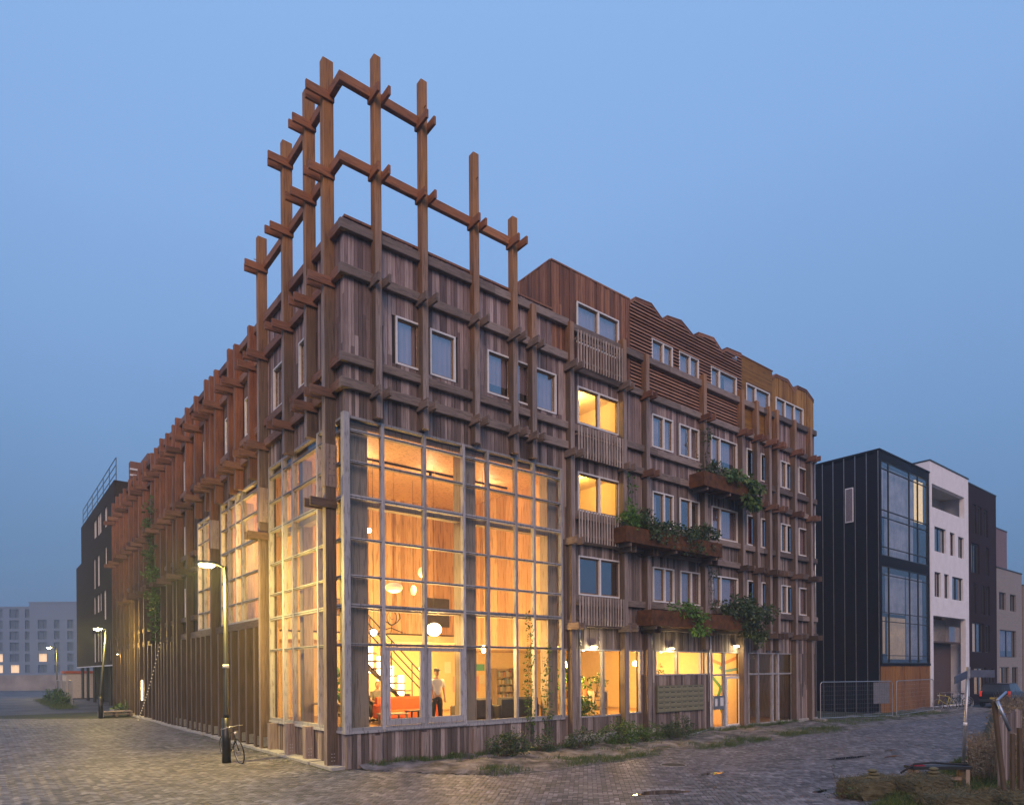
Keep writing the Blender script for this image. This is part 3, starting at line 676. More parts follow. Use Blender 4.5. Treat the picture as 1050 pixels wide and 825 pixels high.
# ------------------------------------------------------------------ balconies / planters / pipes (parts of the building)
for zb,zt in ((12.45,13.62),(9.47,10.5),(6.72,7.76),(3.98,4.93)):
    m=MB(); n=17
    for i in range(n):
        u=8.02+i*(2.12/(n-1)); m.cbox(u-.022,u+.022,.30,.345,zb,zt+rnd.uniform(-.01,.01),.006,mR)
    o=tag(m.build('balcony_railing',wood('balcony slats',[(.1,(.33,.27,.235)),(.9,(.55,.48,.44))],(10,10,1)),B),'french balcony of vertical timber slats')
    k=MB()
    for zz in (zb+.18,zt-.3): k.box(7.98,10.18,.26,.298,zz,zz+.07,mR)
    for u in (7.98,10.14): k.box(u,u+.05,.016,.26,zb+.18,zb+.25,mR); k.box(u,u+.05,.016,.26,zt-.3,zt-.23,mR)
    k.build('rail',M['beam'],o)
def planter(u0,u1,z0,z1,w=.85,lab=None):
    m=MB(); t=.02
    m.box(u0,u1,w-t,w,z0,z1,mR); m.box(u0,u1,.17,.19,z0,z1,mR); m.box(u0,u0+t,.19,w-t,z0,z1,mR); m.box(u1-t,u1,.19,w-t,z0,z1,mR); m.box(u0+t,u1-t,.19,w-t,z0,z0+t,mR)
    o=tag(m.build('planter_box',M['corten'],B),lab); s=MB(); s.box(u0+t,u1-t,.19,w-t,z1-.1,z1-.07,mR); s.build('soil',M['stem'],o)
    for q in (u0+.3,(u0+u1)/2,u1-.3): k=MB(); k.box(q-.04,q+.04,.16,w-.05,z0-.12,z0,mR); k.build('support',M['beam'],o)
planter(9.7,15.25,6.83,7.36,.85,'long rusted steel planter at second floor'); planter(14.1,17.7,9.46,10.0,.85,'rusted steel planter at third floor'); planter(11.0,17.8,4.05,4.6,.85,'long rusted steel planter at first floor')
m=MB(); m.tube([mR(p) for p in ((15.5,.1,9.9),(15.42,.1,9.6),(15.1,.1,9.35),(15.1,.1,5.3),(15.2,.1,5.1),(15.45,.14,4.75),(15.45,.14,.25),(15.35,.2,.12),(13.6,.55,.02))],.045,8)
m.build('downpipe',M['zinc'],B,True)
m=MB(); m.tube([mR((24.1,.06,.0)),mR((24.1,.06,12.4))],.04,8); m.build('downpipe',M['zinc'],B,True)
m=MB(); m.tube([mR((11.85,.1,3.3)),mR((11.85,.1,3.85))],.05,8); m.tube([mR((8.0,.33,3.3)),mR((8.0,.33,3.9))],.035,8); m.build('vent_pipe',M['zinc'],B,True)
# outdoor wall lamps
def wall_lamp(u,z,lab,e):
    t=thing('wall_lamp',lab,'lamp',mR((u,.03,z)),'lamps on the street facade')
    m=MB(); m.box(u-.05,u+.05,.016,.06,z+.0,z+.1,mR); m.build('bracket',M['steel_dark'],t)
    m=MB(); m.box(u-.11,u+.11,.06,.2,z+.04,z+.07,mR); m.build('housing',M['steel_dark'],t)
    m=MB(); m.box(u-.1,u+.1,.065,.195,z+.0,z+.038,mR); m.build('lens',M['bulb'],t)
    point('lamp_light',mR((u,.28,z-.08)),(1,.8,.4),e,.05,par=t)
wall_lamp(8.86,3.26,'bright wall lamp above the plant filled ground floor window',26)
wall_lamp(13.0,3.26,'bright wall lamp above the high ribbon window and letterboxes',26)
wall_lamp(17.28,3.42,'small lit lamp above the entrance door',12)

exec_parts=[]
def leaves(m, c, rad, n, size, r=rnd, hang=0):
    for _ in range(n):
        while True:
            p=Vector((r.uniform(-1,1),r.uniform(-1,1),r.uniform(-1,1)))
            if p.length<=1: break
        q=Vector((c[0]+p.x*rad[0],c[1]+p.y*rad[1],c[2]+p.z*rad[2]))
        d=Vector((p.x+r.uniform(-.7,.7),p.y+r.uniform(-.7,.7),p.z+r.uniform(-.7,.7)-hang))
        m.leaf(q,d if d.length>.01 else (0,0,1),size*r.uniform(.6,1.4),r)
# ------------------------------------------------------------------ interior things
def pendant(x,y,z,rx,rz,mat,lab,e=0,top=None,grp='pendant lamps inside the glazed bay'):
    t=thing('pendant_lamp',lab,'lamp',(x,y,z),grp)
    m=MB(); m.ball((x,y,z),rx,rx,rz,20,12); m.build('lamp_shade',M[mat],t,True)
    m=MB(); m.tube([(x,y,z+rz),(x,y,top or z+2.4)],.006,5); m.build('cord',M['steel_dark'],t)
    if e: point('lamp_light',(x,y,z-rz-.12),WARM,e,.2,par=t)
pendant(3.64,1.62,3.78,.23,.2,'globe','large glowing flattened globe lamp above the standing person',190,8.8)
pendant(2.68,2.39,5.08,.27,.16,'globe_dim','wide faintly lit paper shade high in the bay',60,8.8)  # shade glows faintly; point light added under it fills the bay
pendant(3.91,3.32,5.17,.1,.17,'globe_dim','small oval pale pendant beside the wide paper shade',0,8.8)
pendant(4.05,3.0,5.75,.13,.17,'globe_dim','egg shaped pendant hanging highest over the stairs',75,8.8)
pendant(1.72,1.88,3.64,.09,.09,'bulb','bare bright bulb beside the corner column',110,8.8)
pendant(5.13,1.07,3.18,.07,.12,'bulb','bright bulb beside the second inner column',150,8.8)
pendant(2.3,4.3,5.5,.12,.12,'bulb','bright bulb behind the lane side glazing',45,8.8)
pendant(2.2,3.1,6.9,.07,.07,'bulb','small bright bulb high behind the lane side glazing',20,8.8)
def roomlamp(x,y,z,lab,e,top):
    pendant(x,y,z,.13,.11,'globe',lab,e,top,'pendant lamps inside the ground floor rooms')
roomlamp(9.2,1.6,2.7,'round lit pendant in the plant filled ground floor room',260,3.35)
roomlamp(13.2,1.8,2.75,'round lit pendant behind the ribbon window',200,3.35)
roomlamp(16.8,2.0,2.8,'round lit pendant in the entrance hall',110,3.35)
roomlamp(6.2,6.6,2.6,'round lit pendant over the sitting area at the back',300,3.6)
roomlamp(1.9,8.6,7.2,'lit pendant in the room behind the raised lane bay',420,8.8)
roomlamp(1.9,13.0,7.2,'lit pendant in the far room above the lane',300,8.8)
# added fill light for the high atrium: made-up track spots on the ceiling
t=thing('fill_track_light','added row of small warm fill spotlights under the atrium ceiling','lamp',(4,2.2,8.8))
m=MB(); m.box(.9,7.0,2.18,2.22,8.78,8.84); m.build('track',M['steel_dark'],t)
for x in (1.6,3.9,6.2):
    m=MB(); m.tube([(x,2.2,8.78),(x,2.2,8.6)],.05,10); m.build('spot_head',M['steel_dark'],t)
    m=MB(); m.tube([(x,2.2,8.6),(x,2.2,8.59)],.04,10); m.build('lens',M['bulb'],t); point('lamp_light',(x,2.2,8.5),(1,.56,.30),24,.12,par=t)

def sofa(x,y,w,d,rz,mat,lab,z=.8):
    t=thing('sofa',lab,'sofa',(x,y,z)); c,s=math.cos(rz),math.sin(rz)
    T=lambda p:(x+p[0]*c-p[1]*s,y+p[0]*s+p[1]*c,z+p[2])
    m=MB(); m.cbox(-w/2,w/2,-d/2,d/2,.16,.44,.05,T); m.build('seat',mat,t)
    m=MB(); m.cbox(-w/2,w/2,d/2-.2,d/2+.05,.2,.85,.06,T); m.build('backrest',mat,t)
    for sx in (-1,1): m=MB(); m.cbox(sx*w/2-.09,sx*w/2+.09,-d/2,d/2,.16,.62,.04,T); m.build('armrest',mat,t)
    for sx in (-1,1):
        for sy in (-1,1): m=MB(); m.box(sx*(w/2-.1)-.025,sx*(w/2-.1)+.025,sy*(d/2-.1)-.025,sy*(d/2-.1)+.025,0,.16,T); m.build('leg',M['steel_dark'],t)
orange=plain('orange fabric',(.62,.11,.025),.85,noise=.15); greyf=plain('dark grey fabric',(.075,.068,.06),.9,noise=.2); greenf=plain('olive fabric',(.12,.11,.04),.9)
sofa(3.75,3.5,1.9,.85,R_(-5),orange,'bright orange sofa behind the double doors')
sofa(5.35,1.95,1.5,.8,R_(183),greyf,'dark grey sofa with its back to the street window') if False else None
sofa(6.2,1.0,1.5,.75,R_(180),greyf,'dark grey sofa standing with its back close to the glass')
sofa(7.6,1.15,1.2,.75,R_(184),plain('taupe fabric',(.10,.085,.075),.9),'brownish grey armchair sofa at the right end of the bay') if False else sofa(4.75,1.2,.95,.75,R_(180),plain('taupe fabric',(.10,.085,.075),.9),'small brownish grey armchair left of the grey sofa')
sofa(3.1,5.1,1.7,.8,0,greenf,'olive sofa where two people sit behind the orange sofa')
def table(x,y,w,d,h,lab,mat='column_in',z=.8):
    t=thing('table',lab,'table',(x,y,z)); m=MB(); m.cbox(x-w/2,x+w/2,y-d/2,y+d/2,z+h-.04,z+h,.01); m.build('tabletop',M[mat],t)
    for sx in (-1,1):
        for sy in (-1,1): m=MB(); m.box(x+sx*(w/2-.06)-.025,x+sx*(w/2-.06)+.025,y+sy*(d/2-.06)-.025,y+sy*(d/2-.06)+.025,z,z+h-.04); m.build('leg',M[mat],t)
table(2.35,1.9,.8,.6,.45,'low wooden coffee table left of the orange sofa'); table(3.35,2.3,.55,.45,.48,'small dark side table in front of the orange sofa','steel_dark')
table(.95,3.3,.8,1.4,.75,'long wooden table behind the lane side glazing'); table(9.6,1.5,2.2,.7,.75,'wooden potting table behind the plant filled window')
# posters on back wall
def poster(x0,x1,z0,z1,c,lab,y=8.97):
    m=MB(); m.box(x0,x1,y-.012,y,z0,z1); tag(m.build('poster',plain('poster',c,.7,noise=.12,scale=9,bump=0)),lab,'poster','posters on the back wall')
poster(9.55,10.15,2.35,3.25,(.75,.14,.08),'red poster pinned on the back wall'); poster(9.2,10.6,1.55,2.25,(.75,.35,.3),'large pink poster below the red one'); poster(10.5,10.95,2.5,2.8,(.12,.4,.35),'small teal poster right of the red one'); poster(8.75,9.1,2.4,2.9,(.75,.7,.6),'small white poster left of the red one')
poster(10.65,10.95,1.9,2.3,(.7,.65,.55),'small cream poster under the teal one')
point('room_light',(21.2,1.5,3.1),(1,.72,.35),12,.2,par=B)
rect('wall_opening',5.9,7.05,5.95,5.99,4.2,5.3,'room_dark','dark square opening high in the atrium wall')
t=thing('red_lantern','small glowing red lamp behind the dim shopfront','lamp',(18.75,.5,2.05)); m=MB(); m.ball((18.72,.5,2.06),.09,.09,.08); m.ball((18.95,.52,2.1),.07,.07,.07); m.build('shade',emis('red glow',(1,.10,.03),5),t); m=MB(); m.tube([(18.83,.5,2.1),(18.83,.5,3.3)],.006,4); m.build('cord',M['steel_dark'],t)
t=thing('shop_counter','low counter standing behind the dim shopfront','counter',(20,2.2,.05)); m=MB(); m.box(19.0,21.6,2.0,2.6,.1,1.0); m.build('body',M['column_in'],t); m=MB(); m.box(18.95,21.65,1.95,2.65,1.0,1.05); m.build('countertop',M['ply_light'],t)
def frame_pic(x,z,w_,h_,lab,y=5.98,c_=(.5,.42,.3)):
    t=thing('picture',lab,'picture',(x,y,z),'pictures on the atrium wall'); m=MB(); m.box(x-w_/2,x+w_/2,y-.03,y-.005,z-h_/2,z+h_/2); m.build('frame',M['steel_dark'],t); m=MB(); m.box(x-w_/2+.05,x+w_/2-.05,y-.034,y-.0305,z-h_/2+.05,z+h_/2-.05); m.build('print',plain('print',c_,.7,noise=.5,scale=8,bump=0),t)
frame_pic(3.15,6.0,.55,.8,'framed print high on the left of the atrium wall'); frame_pic(2.4,4.75,.5,.6,'small framed print low on the left of the atrium wall',c_=(.2,.1,.06))
bk_=thing('bookcase','tall bookcase against the back wall beside the posters','bookcase',(11.8,8.6,.8))
m=MB(); m.box(11.3,11.35,8.5,8.95,.8,2.6); m.build('side_panel',M['column_in'],bk_); m=MB(); m.box(12.4,12.45,8.5,8.95,.8,2.6); m.build('side_panel',M['column_in'],bk_)
for k_ in range(6): m=MB(); m.box(11.35,12.4,8.5,8.95,.82+.34*k_,.85+.34*k_); m.build('shelf_board',M['column_in'],bk_)
m=MB(); r9=random.Random(9)
for k_ in range(5):
    x=11.38
    while x<12.3: w_=r9.uniform(.025,.06); m.box(x,x+w_-.003,8.6,8.8,.85+.34*k_,.85+.34*k_+r9.uniform(.18,.28)); x+=w_
m.build('books',island('book spines',[(0,(.5,.08,.04)),(.3,(.08,.2,.3)),(.6,(.6,.5,.3)),(1,(.1,.08,.06))],.7),bk_)
for i,(x,y_,lab) in enumerate(((1.3,2.4,'wooden chair at the near end of the long lane side table'),(1.35,3.4,'wooden chair at the far end of the long lane side table'),(4.6,5.9-.6,'wooden chair at the foot of the stairs'))):
    t=thing('chair',lab,'chair',(x,y_,.8),'wooden chairs inside'); m=MB(); m.box(x-.2,x+.2,y_-.2,y_+.2,1.22,1.26); m.build('seat',M['column_in'],t); m=MB(); m.box(x+.17,x+.2,y_-.2,y_+.2,1.4,1.68); m.build('backrest',M['column_in'],t)
    for sx in (-1,1):
        for sy in (-1,1): m=MB(); zt=1.68 if sx>0 else 1.22; m.box(x+sx*.185-.015,x+sx*.185+.015,y_+sy*.185-.015,y_+sy*.185+.015,.8,zt); m.build('leg',M['column_in'],t)
t=thing('wall_mural','green and red swirling mural on the entrance hall wall','mural',(18.18,1.9,1.5))
for nm,cc,pts in (('green_swirl',(.05,.22,.10),[(16.2,.4),(16.5,1.1),(16.35,1.7),(16.8,2.3),(17.3,2.6),(17.4,3.2)]),('green_swirl',(.06,.28,.12),[(17.9,.2),(17.4,.9),(17.7,1.5),(17.3,1.9),(17.6,2.5)]),('red_swirl',(.55,.25,.15),[(15.7,3.0),(16.3,2.7),(16.7,2.9),(17.0,3.25)]),('blue_swirl',(.1,.3,.4),[(15.7,2.5),(16.2,2.4),(16.4,2.6)])):
    m=MB()
    for k_ in range(len(pts)-1):
        (a,c),(b_,d)=pts[k_],pts[k_+1]; m.bar((a,3.388,c),(b_,3.388,d),.02,.26,up=(0,1,0)) if False else m.bar((18.188-.003*k_,(a-15.6)*1.25+.3,c),(18.188-.003*k_,(b_-15.6)*1.25+.3,d),.012,.26,up=(1,0,0)) if False else m.bar((18.188-.003*k_,(a-15.6)*1.25+.3,c),(18.188-.003*k_,(b_-15.6)*1.25+.3,d),.13,.01,up=(1,0,0))
    m.build(nm,plain('mural paint',cc,.7,noise=.3,scale=5,bump=0),t)
for i,(x,z_,c_,lab) in enumerate(((8.5,1.62,(.2,.1,.05),'brown pot on the potting table, leftmost'),(9.1,1.62,(.5,.3,.12),'tan pot in the middle of the potting table'),(10.1,1.62,(.35,.12,.05),'terracotta pot at the right end of the potting table'))):
    t=thing('pot',lab,'pot',(x,1.5,1.56),'pots on the potting table'); m=MB(); m.tube([(x,1.5,1.56),(x,1.5,1.78)],.09,14,.13); m.build('bowl',plain('pot glaze',c_,.6),t); m=MB(); leaves(m,(x,1.5,2.0),(.18,.15,.24),60,.13); m.build('foliage',M['leaf'],t,fix=False)
sh=thing('shelf','dark wooden shelf unit behind the right pane of the ground floor window','shelf',(10.2,.9,.8))
for k_ in range(4): m=MB(); m.box(9.75,10.35,.7,1.05,.85+.28*k_,.88+.28*k_); m.build('board',M['column_in'],sh)
for x in (9.72,10.35): m=MB(); m.box(x,x+.03,.7,1.05,.8,1.75); m.build('side_panel',M['column_in'],sh)
# line drawing on atrium wall
t=thing('wall_drawing','line drawing of a curly haired figure on the atrium wall','drawing',(4.6,5.9,4.0)); m=MB()
def ring(c,rx,rz,y,n=26,wob=.0): return [(c[0]+(rx+rnd.uniform(-wob,wob))*math.cos(2*math.pi*i/n),y,c[1]+(rz+rnd.uniform(-wob,wob))*math.sin(2*math.pi*i/n)) for i in range(n+1)]
m.tube(ring((4.55,4.55),.33,.33,5.985,wob=.03),.018,5); m.tube(ring((4.55,4.47),.2,.25,5.985),.012,5); m.tube([(4.55,5.985,4.2),(4.5,5.985,3.9)],.015,5); m.tube([(4.0,5.985,3.93),(4.5,5.985,4.1),(5.0,5.985,3.93)],.018,5); m.tube([(4.47,5.985,4.5),(4.52,5.985,4.42),(4.6,5.985,4.42)],.01,4)
m.build('ink_line',M['steel_dark'],t)

# ------------------------------------------------------------------ foliage
def plant(name,lab,cat,base,blobs,size,mat,stems=6,grp=None,dens=1250,hang=0):
    t=thing(name,lab,cat,base,grp); m=MB(); s=MB()
    for (c,rad) in blobs:
        vol=rad[0]*rad[1]*rad[2]*4.2
        # a blob is broken up into clumps
        k=max(4,int(14*(vol**.5)*2)); 
        for _ in range(k):
            while True:
                p=Vector((rnd.uniform(-1,1),rnd.uniform(-1,1),rnd.uniform(-1,1)))
                if p.length<=1: break
            cc=(c[0]+p.x*rad[0],c[1]+p.y*rad[1],c[2]+p.z*rad[2]); rr=rnd.uniform(.18,.42)*min(max(rad),.6)
            leaves(m,cc,(rr,rr,rr*.8),max(12,int(dens*vol/k)),size,hang=hang)
            s.tube([(base[0]+rnd.uniform(-.1,.1),base[1]+rnd.uniform(-.05,.05),base[2]),((base[0]+cc[0])/2,(base[1]+cc[1])/2,(base[2]+cc[2])/2+.05),cc],.008,4,.003)
    m.build('foliage',M[mat],t,fix=False); s.build('stem',M['stem'],t)
    return t
# planter plants
plant('shrub','broad green shrub spilling over the left part of the second floor planter','shrub',(11.0,-.5,7.3),[((11.0,-.6,7.6),(1.2,.4,.42)),((12.6,-.65,7.45),(1.1,.4,.36)),((11.6,-.95,7.15),(1.0,.15,.25))],.12,'leaf_dark',grp='plants in the facade planters',hang=.3)
plant('shrub','dark bushy shrub at the right end of the second floor planter','shrub',(14.5,-.5,7.3),[((14.4,-.6,7.55),(.9,.45,.55)),((13.4,-.85,7.1),(.7,.25,.35))],.12,'leaf_dark',grp='plants in the facade planters',hang=.3)
plant('climbing_plant','bright green climber rising from the second floor planter beside the balconies','climber',(10.0,-.4,7.3),[((10.65,-.2,8.3),(.28,.2,1.2)),((10.4,-.5,7.6),(.6,.35,.35))],.12,'leaf_bright',grp='plants in the facade planters')
plant('grass_clump','long leaved tuft hanging over the third floor planter','plant',(16.9,-.5,9.95),[((16.5,-.7,10.1),(1.1,.4,.32)),((17.3,-.95,9.6),(.55,.25,.65))],.2,'leaf',grp='plants in the facade planters',hang=1.2)
plant('climbing_plant','dark climber growing up the wall beside the third floor window','climber',(15.0,-.3,9.9),[((15.2,-.25,11.0),(.35,.18,1.3)),((15.4,-.5,10.25),(.9,.35,.35))],.1,'leaf_dark',grp='plants in the facade planters')
plant('shrub','fresh green bush hanging over the first floor planter','shrub',(12.9,-.6,4.6),[((12.9,-.8,4.7),(.75,.35,.35)),((13.6,-.98,4.25),(.65,.22,.5))],.12,'leaf_bright',grp='plants in the facade planters',hang=.4)
plant('shrub','large grey green bush covering the right end of the first floor planter','shrub',(16.8,-.6,4.6),[((16.2,-.7,4.9),(.9,.4,.5)),((17.5,-.9,4.6),(1.1,.5,.85)),((17.9,-.9,3.9),(.5,.3,.5))],.13,'leaf_dark',grp='plants in the facade planters',hang=.2)
plant('climbing_plant','thin dark climber between the first and second floor windows','climber',(15.6,-.3,4.7),[((15.4,-.15,5.9),(.35,.12,.9))],.1,'leaf_dark',dens=500,grp='plants in the facade planters')
# vines in front of glass
def vine(x,z0,z1,w,lab):
    t=thing('vine',lab,'climber',(x,-.12,0.3),'vines climbing in front of the glazed bay'); s=MB(); m=MB(); pts=[]; z=.3
    while z<z1: pts.append((x+.05*math.sin(z*2.3)+rnd.uniform(-.015,.015),-.12,z)); z+=.15
    s.tube(pts,.008,5,.003); s.build('stem',M['stem'],t)
    for p in pts:
        if p[2]>z0-.2: 
            f=1 if p[2]<z1*.75 else .55
            leaves(m,p,(w*f,.08,.09),int(20*f),.09)
    m.build('foliage',M['leaf'],t,fix=False)
vine(6.0,.7,4.3,.16,'denser leafy vine climbing left of the last glazing bar'); vine(6.75,.5,3.4,.2,'looser leafy vine climbing near the right end of the glazed bay')
# shrubs on the verge
for (x,y,s,lab,mt) in ((4.35,-.85,.85,'round dark shrub below the glazed bay nearest the corner','leaf_dark'),(5.9,-.65,.6,'low straggly shrub below the climbing vines','leaf_dark'),(7.6,-.75,.7,'low shrub beside the ground floor post','leaf_dark'),(9.3,-.9,.9,'loose green shrub below the plant filled window','leaf'),(10.6,-.9,.7,'small shrub right of the loose green one','leaf'),(11.9,-1.1,.85,'dense dark shrub left of the letterboxes','leaf_dark'),(2.9,-.35,.22,'tiny weed tuft at the foot of the boards','leaf'),(19.9,-.6,.25,'tiny weed tuft under the dim shopfront','leaf')):
    plant('shrub',lab,'shrub',(x,y,0),[((x,y,s*.4),(s,s*.6,s*.42)),((x+s*.4,y,s*.65),(s*.5,s*.35,s*.3))],.07,mt,grp='low shrubs along the facade',dens=2200)
# inside plants
plant('potted_plant','leafy potted plant behind the lane side glazing','plant',(.85,2.7,1.55),[((.85,2.75,2.2),(.35,.35,.5))],.2,'leaf_bright',dens=300)
plant('potted_plant','branching plant high in the left pane of the ground floor window','plant',(8.75,.9,1.55),[((8.7,.9,2.3),(.35,.3,.45))],.16,'leaf',grp='plants behind the ground floor window',dens=1100)
plant('potted_plant','bushy plant low behind the left pane of the ground floor window','plant',(8.9,.6,.85),[((8.95,.55,1.2),(.5,.25,.4))],.13,'leaf',grp='plants behind the ground floor window',dens=2200)
plant('potted_plant','thin twiggy plant behind the right pane of the ground floor window','plant',(9.9,.8,1.55),[((9.95,.8,2.1),(.35,.3,.35))],.1,'leaf',grp='plants behind the ground floor window',dens=200)
plant('potted_plant','row of small plants on the ribbon window sill','plant',(12.9,.4,2.28),[((12.9,.45,2.42),(.55,.1,.14))],.1,'leaf',dens=1500)
plant('climbing_plant','green climber with ragged strands high on the lane facade','climber',(-.35,22.8,4.0),[((-.35,22.6,9.0),(.3,.8,3.0)),((-.35,21.4,6.0),(.3,.8,2.0))],.16,'leaf',dens=420)

# ------------------------------------------------------------------ people
skin=plain('skin',(.55,.33,.22),.6,noise=.08,bump=0)
def skinned(chains,name):
    # chains: list of joint lists [(x,y,z,r),...] sharing first points by position; grown with the Skin modifier
    vs=[];rs=[];es=[];idx={}
    for ch in chains:
        prev=None
        for (x,y,z,r) in ch:
            k=(round(x,4),round(y,4),round(z,4))
            if k not in idx: idx[k]=len(vs); vs.append((x,y,z)); rs.append(r)
            i=idx[k]
            if prev is not None and prev!=i: es.append((prev,i))
            prev=i
    me=bpy.data.meshes.new(name); me.from_pydata(vs,es,[]); o=bpy.data.objects.new(name,me); COL.objects.link(o)
    md=o.modifiers.new('s','SKIN'); md.use_smooth_shade=True
    for i,r in enumerate(rs): v=me.skin_vertices[0].data[i]; v.radius=(r,r); v.use_root=(i==0)
    sb=o.modifiers.new('u','SUBSURF'); sb.levels=2; sb.render_levels=2
    bpy.context.view_layer.update(); dg=bpy.context.evaluated_depsgraph_get()
    m2=bpy.data.meshes.new_from_object(o.evaluated_get(dg)); bpy.data.objects.remove(o); bpy.data.meshes.remove(me); return m2
def meshobj(meshes,name,mat,parent):
    bm=bmesh.new()
    for me in meshes: bm.from_mesh(me)
    me=bpy.data.meshes.new(name); bm.to_mesh(me); bm.free(); me.materials.append(mat)
    for p in me.polygons: p.use_smooth=True
    o=bpy.data.objects.new(name,me); COL.objects.link(o); o.parent=parent; return o
def person(lab,loc,rz,pose,shirt,pants,hairc,cap=None,scale=1.0):
    t=thing('person',lab,'person',loc); t.rotation_euler=(0,0,rz); t.scale=(scale,)*3
    P=pose; hip=P['hip']; ch=P['chest']; nk=P['neck']; hd=P['head']
    def A(a,b,f): return tuple(a[i]+(b[i]-a[i])*f for i in range(3))
    body=[]; sh=[]; pa=[]
    body.append([(*hip,.13),(*A(hip,ch,.5),.125),(*ch,.14),(*nk,.055),(*A(nk,hd,.5),.055)])
    sh.append([(*A(hip,ch,-.08),.15),(*A(hip,ch,.45),.145),(*ch,.16),(*A(ch,nk,.75),.085)])
    pa.append([(*A(hip,ch,.12),.14),(*hip,.15)])
    for k in ('L','R'):
        s,e,w=P['arm'+k]; body.append([(*ch,.14),(*s,.055),(*e,.04),(*w,.028)]); sh.append([(*ch,.16),(*s,.078),(*A(s,e,.75),.07)])
        h,kn,an,to=P['leg'+k]; body.append([(*hip,.13),(*h,.09),(*kn,.055),(*an,.038),(*to,.035)]); pa.append([(*hip,.15),(*h,.105),(*A(h,kn,.5),.095),(*kn,.075),(*A(kn,an,.9),.062)])
        # hand: palm and five fingers
        d=Vector(w)-Vector(e); d.normalize(); sd=d.cross(Vector((0,0,1)) if abs(d.z)<.9 else Vector((0,1,0))).normalized()
        palm=Vector(w)+d*.07
        body[-2].append((*palm,.034))
    meshes=[skinned(body,'b')]
    for k in ('L','R'):
        s,e,w=P['arm'+k]; d=(Vector(w)-Vector(e)).normalized(); sd=d.cross(Vector((0,1,0))); sd=(sd if sd.length>.2 else d.cross(Vector((1,0,0)))).normalized(); fd=d.cross(sd).normalized()
        palm=Vector(w)+d*.07
        for i,(off,L) in enumerate(((-.027,.07),(-.009,.08),(.009,.075),(.027,.06))):
            a=palm+sd*off; b=a+d*L*.55; c=b+(d*.7+fd*.5).normalized()*L*.5
            meshes.append(skinned([[(*a,.010),(*b,.009),(*c,.008)]],'f'))
        a=Vector(w)+d*.03-sd*.02; b=a+(d-sd*.9).normalized()*.045; c=b+d*.03; meshes.append(skinned([[(*a,.012),(*b,.010),(*c,.009)]],'f'))
    # head with nose, ears, jaw
    hm=MB(); hx,hy,hz=hd; hm.ball((hx,hy,hz),.078,.094,.115,20,14); hm.ball((hx,hy-.02,hz-.06),.055,.07,.065,14,8); hm.ball((hx,hy-.098,hz-.012),.013,.02,.022,8,6)
    for s_ in (-1,1): hm.ball((hx+s_*.079,hy,hz-.005),.012,.022,.032,8,6)
    hme=bpy.data.meshes.new('h'); hme.from_pydata(hm.v,[],hm.f); meshes.append(hme)
    meshobj(meshes,'body',skin,t)
    meshobj([skinned(sh,'sh')],'shirt',shirt,t); meshobj([skinned(pa,'pa')],'trousers',pants,t)
    m=MB()
    for s_ in (-1,1): m.ball((hx+s_*.03,hy-.085,hz+.008),.011,.008,.007,8,6)
    m.box(hx-.022,hx+.022,hy-.093,hy-.086,hz-.052,hz-.045)
    meshobj_mb(m,'eyes',M['steel_dark'],t)
    m=MB(); m.ball((hx,hy+.02,hz+.03),.086,.094,.098,18,10)
    for _ in range(60): 
        a=rnd.uniform(0,6.28); m.ball((hx+.075*math.cos(a)*rnd.uniform(.5,1),hy+.02+.085*math.sin(a)*rnd.uniform(.3,1) if math.sin(a)>-.3 else hy+.03,hz+rnd.uniform(-.03,.1)),.02,.02,.02,6,4)
    meshobj_mb(m,'hair',hairc,t)
    if cap:
        m=MB(); m.ball((hx,hy,hz+.065),.09,.105,.07,18,8); m.box(hx-.06,hx+.06,hy-.19,hy-.07,hz+.05,hz+.062); meshobj_mb(m,'cap',cap,t)
    for k in ('L','R'):
        an,to=P['leg'+k][2:]; m=MB(); mid=Vector(an)*.45+Vector(to)*.55; m.ball((mid.x,mid.y,an[2]-.03),.05,.14,.045,12,6); meshobj_mb(m,'shoe',M['black'],t)
    return t
def meshobj_mb(m,name,mat,par):
    me=bpy.data.meshes.new(name); me.from_pydata(m.v,[],m.f); me.materials.append(mat)
    for p in me.polygons: p.use_smooth=True
    o=bpy.data.objects.new(name,me); COL.objects.link(o); o.parent=par; return o
stand=dict(hip=(0,0,.95),chest=(0,.0,1.36),neck=(0,0,1.50),head=(0,-.02,1.66),
  armL=((.19,0,1.40),(.26,.02,1.12),(.25,-.06,.88)),armR=((-.19,0,1.40),(-.27,.03,1.12),(-.24,-.08,.90)),
  legL=((.09,0,.88),(.11,-.03,.48),(.12,.02,.09),(.13,-.13,.04)),legR=((-.09,0,.88),(-.12,-.02,.48),(-.15,.03,.09),(-.17,-.12,.04)))
sit=dict(hip=(0,.05,.50),chest=(0,.1,.93),neck=(0,.08,1.06),head=(0,.03,1.22),
  armL=((.19,.1,.96),(.24,.0,.70),(.12,-.22,.64)),armR=((-.19,.1,.96),(-.24,.0,.70),(-.12,-.22,.64)),
  legL=((.09,.0,.50),(.12,-.42,.52),(.12,-.42,.09),(.13,-.56,.04)),legR=((-.09,.0,.50),(-.12,-.42,.52),(-.12,-.42,.09),(-.13,-.56,.04)))
white=plain('white tee cotton',(.72,.72,.70),.85,noise=.08); dk=plain('dark trousers',(.035,.04,.035),.85); hb=plain('brown hair',(.06,.035,.02),.8); bl=plain('dark jacket',(.05,.055,.05),.85)
person('person in a white t-shirt and cap standing inside the right glass door',(3.42,1.15,.8),R_(-5),stand,white,dk,hb,cap=plain('olive cap',(.07,.06,.04),.8))
person('seated person in dark clothes leaning forward, left of two on the olive sofa',(2.75,5.0,.8),R_(20),sit,bl,dk,hb)
